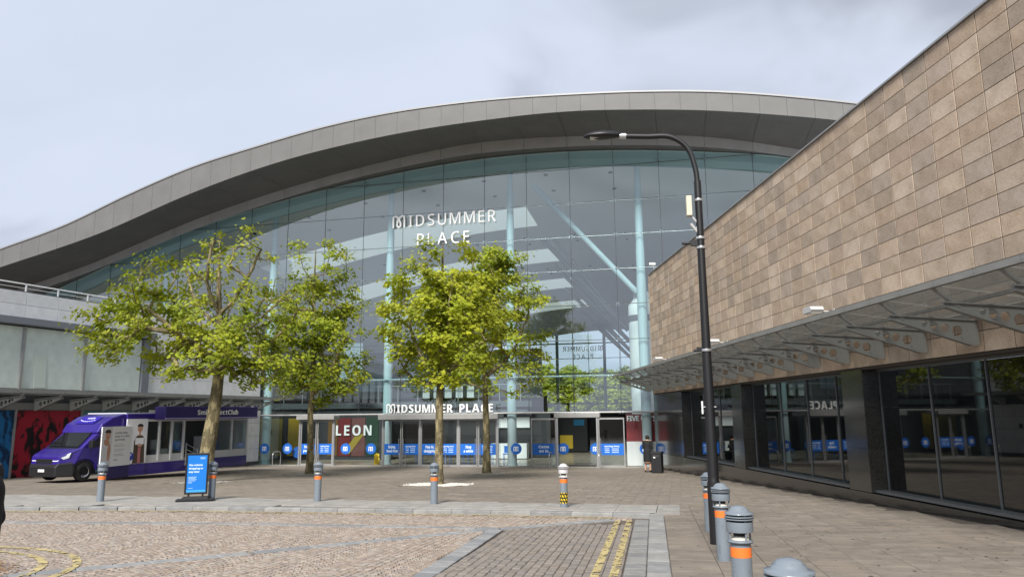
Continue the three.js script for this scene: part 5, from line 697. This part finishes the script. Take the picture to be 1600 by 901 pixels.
{
  const person = new THREE.MeshStandardMaterial({ vertexColors: true, roughness: 0.85 }), SK = [0.46, 0.28, 0.2], CL = [0.012, 0.012, 0.014], HR = [0.02, 0.014, 0.012];
  // standing, back to the square, looking down at the hands
  const J = { hip: [0, 0.92, 0], chest: [0, 1.25, 0.01], neck: [0, 1.42, 0.0], head: [0, 1.54, 0.035], crown: [0, 1.585, 0.01], sl: [-0.17, 1.37, 0], sr: [0.17, 1.37, 0], el: [-0.23, 1.1, 0.02], er: [0.23, 1.1, 0.03], hl: [-0.08, 1.08, 0.24], hr: [0.07, 1.1, 0.25], kl: [-0.1, 0.5, 0.02], kr: [0.1, 0.5, 0.03], al: [-0.1, 0.09, 0], ar: [0.13, 0.09, -0.02], tl: [-0.12, 0.04, 0.14], tr: [0.17, 0.04, 0.12], pl: [-0.09, 0.88, 0], pr: [0.09, 0.88, 0] };
  const bones = [['hip', 'chest', 0.17, 0.155], ['chest', 'neck', 0.145, 0.06], ['neck', 'head', 0.055, 0.075], ['head', 'crown', 0.085, 0.095], ['sl', 'sr', 0.075, 0.075], ['sl', 'el', 0.062, 0.05], ['sr', 'er', 0.062, 0.05], ['el', 'hl', 0.046, 0.032], ['er', 'hr', 0.046, 0.032], ['pl', 'kl', 0.115, 0.075], ['pr', 'kr', 0.115, 0.075], ['kl', 'al', 0.062, 0.038], ['kr', 'ar', 0.062, 0.038], ['al', 'tl', 0.042, 0.03], ['ar', 'tr', 0.042, 0.03], [[0, 0.95, 0], [0, 0.55, 0.01], 0.19, 0.205]];
  const g = thing('person', 'person in a black knee-length dress standing with back turned by the column', 'person', [-1.42, gy(-35.4) + 0.01, -35.4], Math.PI - 0.35);
  mesh('body', figure(J, bones, 1.75, 130, (x, y, z) => (y > 1.49 && (z < 0.06 || y > 1.6) ? HR : y > 1.43 ? SK : y > 0.47 ? (Math.hypot(x - J.hl[0], y - J.hl[1], z - J.hl[2]) < 0.06 || Math.hypot(x - J.hr[0], y - J.hr[1], z - J.hr[2]) < 0.06 ? SK : CL) : y > 0.1 ? SK : CL), 0.03), person, g);
  mesh('phone', rbx(0.075, 0.15, 0.01, 0.004, 0, 1.15, 0.27), M.black, g);
  // at the left edge of the picture, turned away
  const K = { hip: [0, 0.95, 0], chest: [0, 1.27, 0.0], neck: [0, 1.43, 0.0], skull: [0, 1.575, -0.01], face: [0, 1.53, 0.035], chin: [0, 1.475, 0.06], nose: [0, 1.53, 0.105], sl: [-0.19, 1.38, 0], sr: [0.19, 1.38, 0], el: [-0.27, 1.1, -0.03], er: [0.26, 1.1, -0.04], wl: [-0.27, 0.86, 0.06], wr: [0.27, 0.86, 0.05], kl: [-0.1, 0.5, 0.06], kr: [0.11, 0.5, -0.05], al: [-0.1, 0.09, 0.06], ar: [0.11, 0.11, -0.22], tl: [-0.11, 0.04, 0.2], tr: [0.12, 0.04, -0.1], pl: [-0.09, 0.9, 0], pr: [0.09, 0.9, 0] };
  const hand = (w, s) => { const o = []; const P = [w[0], w[1] - 0.08, w[2] + 0.01]; o.push([w, P, 0.028, 0.036]); for (let f = 0; f < 4; f++) { const a = [w[0], w[1] - 0.1, w[2] - 0.03 + f * 0.021], b = [w[0] - s * 0.008, w[1] - 0.145 - (f === 1 || f === 2 ? 0.008 : 0), a[2] + 0.004], e = [w[0] - s * 0.03, b[1] - 0.035, b[2] + 0.004]; o.push([a, b, 0.0095, 0.009], [b, e, 0.009, 0.008]); } o.push([[w[0], w[1] - 0.04, w[2] + 0.03], [w[0] - s * 0.01, w[1] - 0.09, w[2] + 0.062], 0.012, 0.01]); return o; };
  const b2 = [['hip', 'chest', 0.165, 0.17], ['chest', 'neck', 0.155, 0.065], ['neck', 'skull', 0.058, 0.07], ['skull', 'face', 0.098, 0.085], ['face', 'chin', 0.075, 0.045], ['face', 'nose', 0.03, 0.013], ['sl', 'sr', 0.085, 0.085], ['sl', 'el', 0.072, 0.058], ['sr', 'er', 0.072, 0.058], ['el', 'wl', 0.055, 0.036], ['er', 'wr', 0.055, 0.036], ['pl', 'kl', 0.125, 0.085], ['pr', 'kr', 0.125, 0.085], ['kl', 'al', 0.075, 0.05], ['kr', 'ar', 0.075, 0.05], ['al', 'tl', 0.05, 0.035], ['ar', 'tr', 0.05, 0.035], [[-0.088, 1.545, 0.0], [-0.095, 1.525, -0.005], 0.018, 0.012], [[0.088, 1.545, 0.0], [0.095, 1.525, -0.005], 0.018, 0.012], ...hand(K.wl, -1), ...hand(K.wr, 1)];
  const g2 = thing('person', 'dark-haired person in black clothes at the left edge of the picture', 'person', [-4.19, gy(-3.78), -3.78], -1.13);
  mesh('body', figure(K, b2, 1.78, 150, (x, y, z) => (y > 1.45 ? ((y > 1.575 && z < 0.09) || z < -0.02 || y > 1.61 ? HR : SK) : y > 1.43 ? SK : y < 0.855 && Math.abs(x) > 0.2 && y > 0.5 ? SK : CL), 0.02), person, g2);
}
scene.traverse((o) => { if (o.isMesh) { o.castShadow = o.receiveShadow = true; } });
renderer.render(scene, camera);
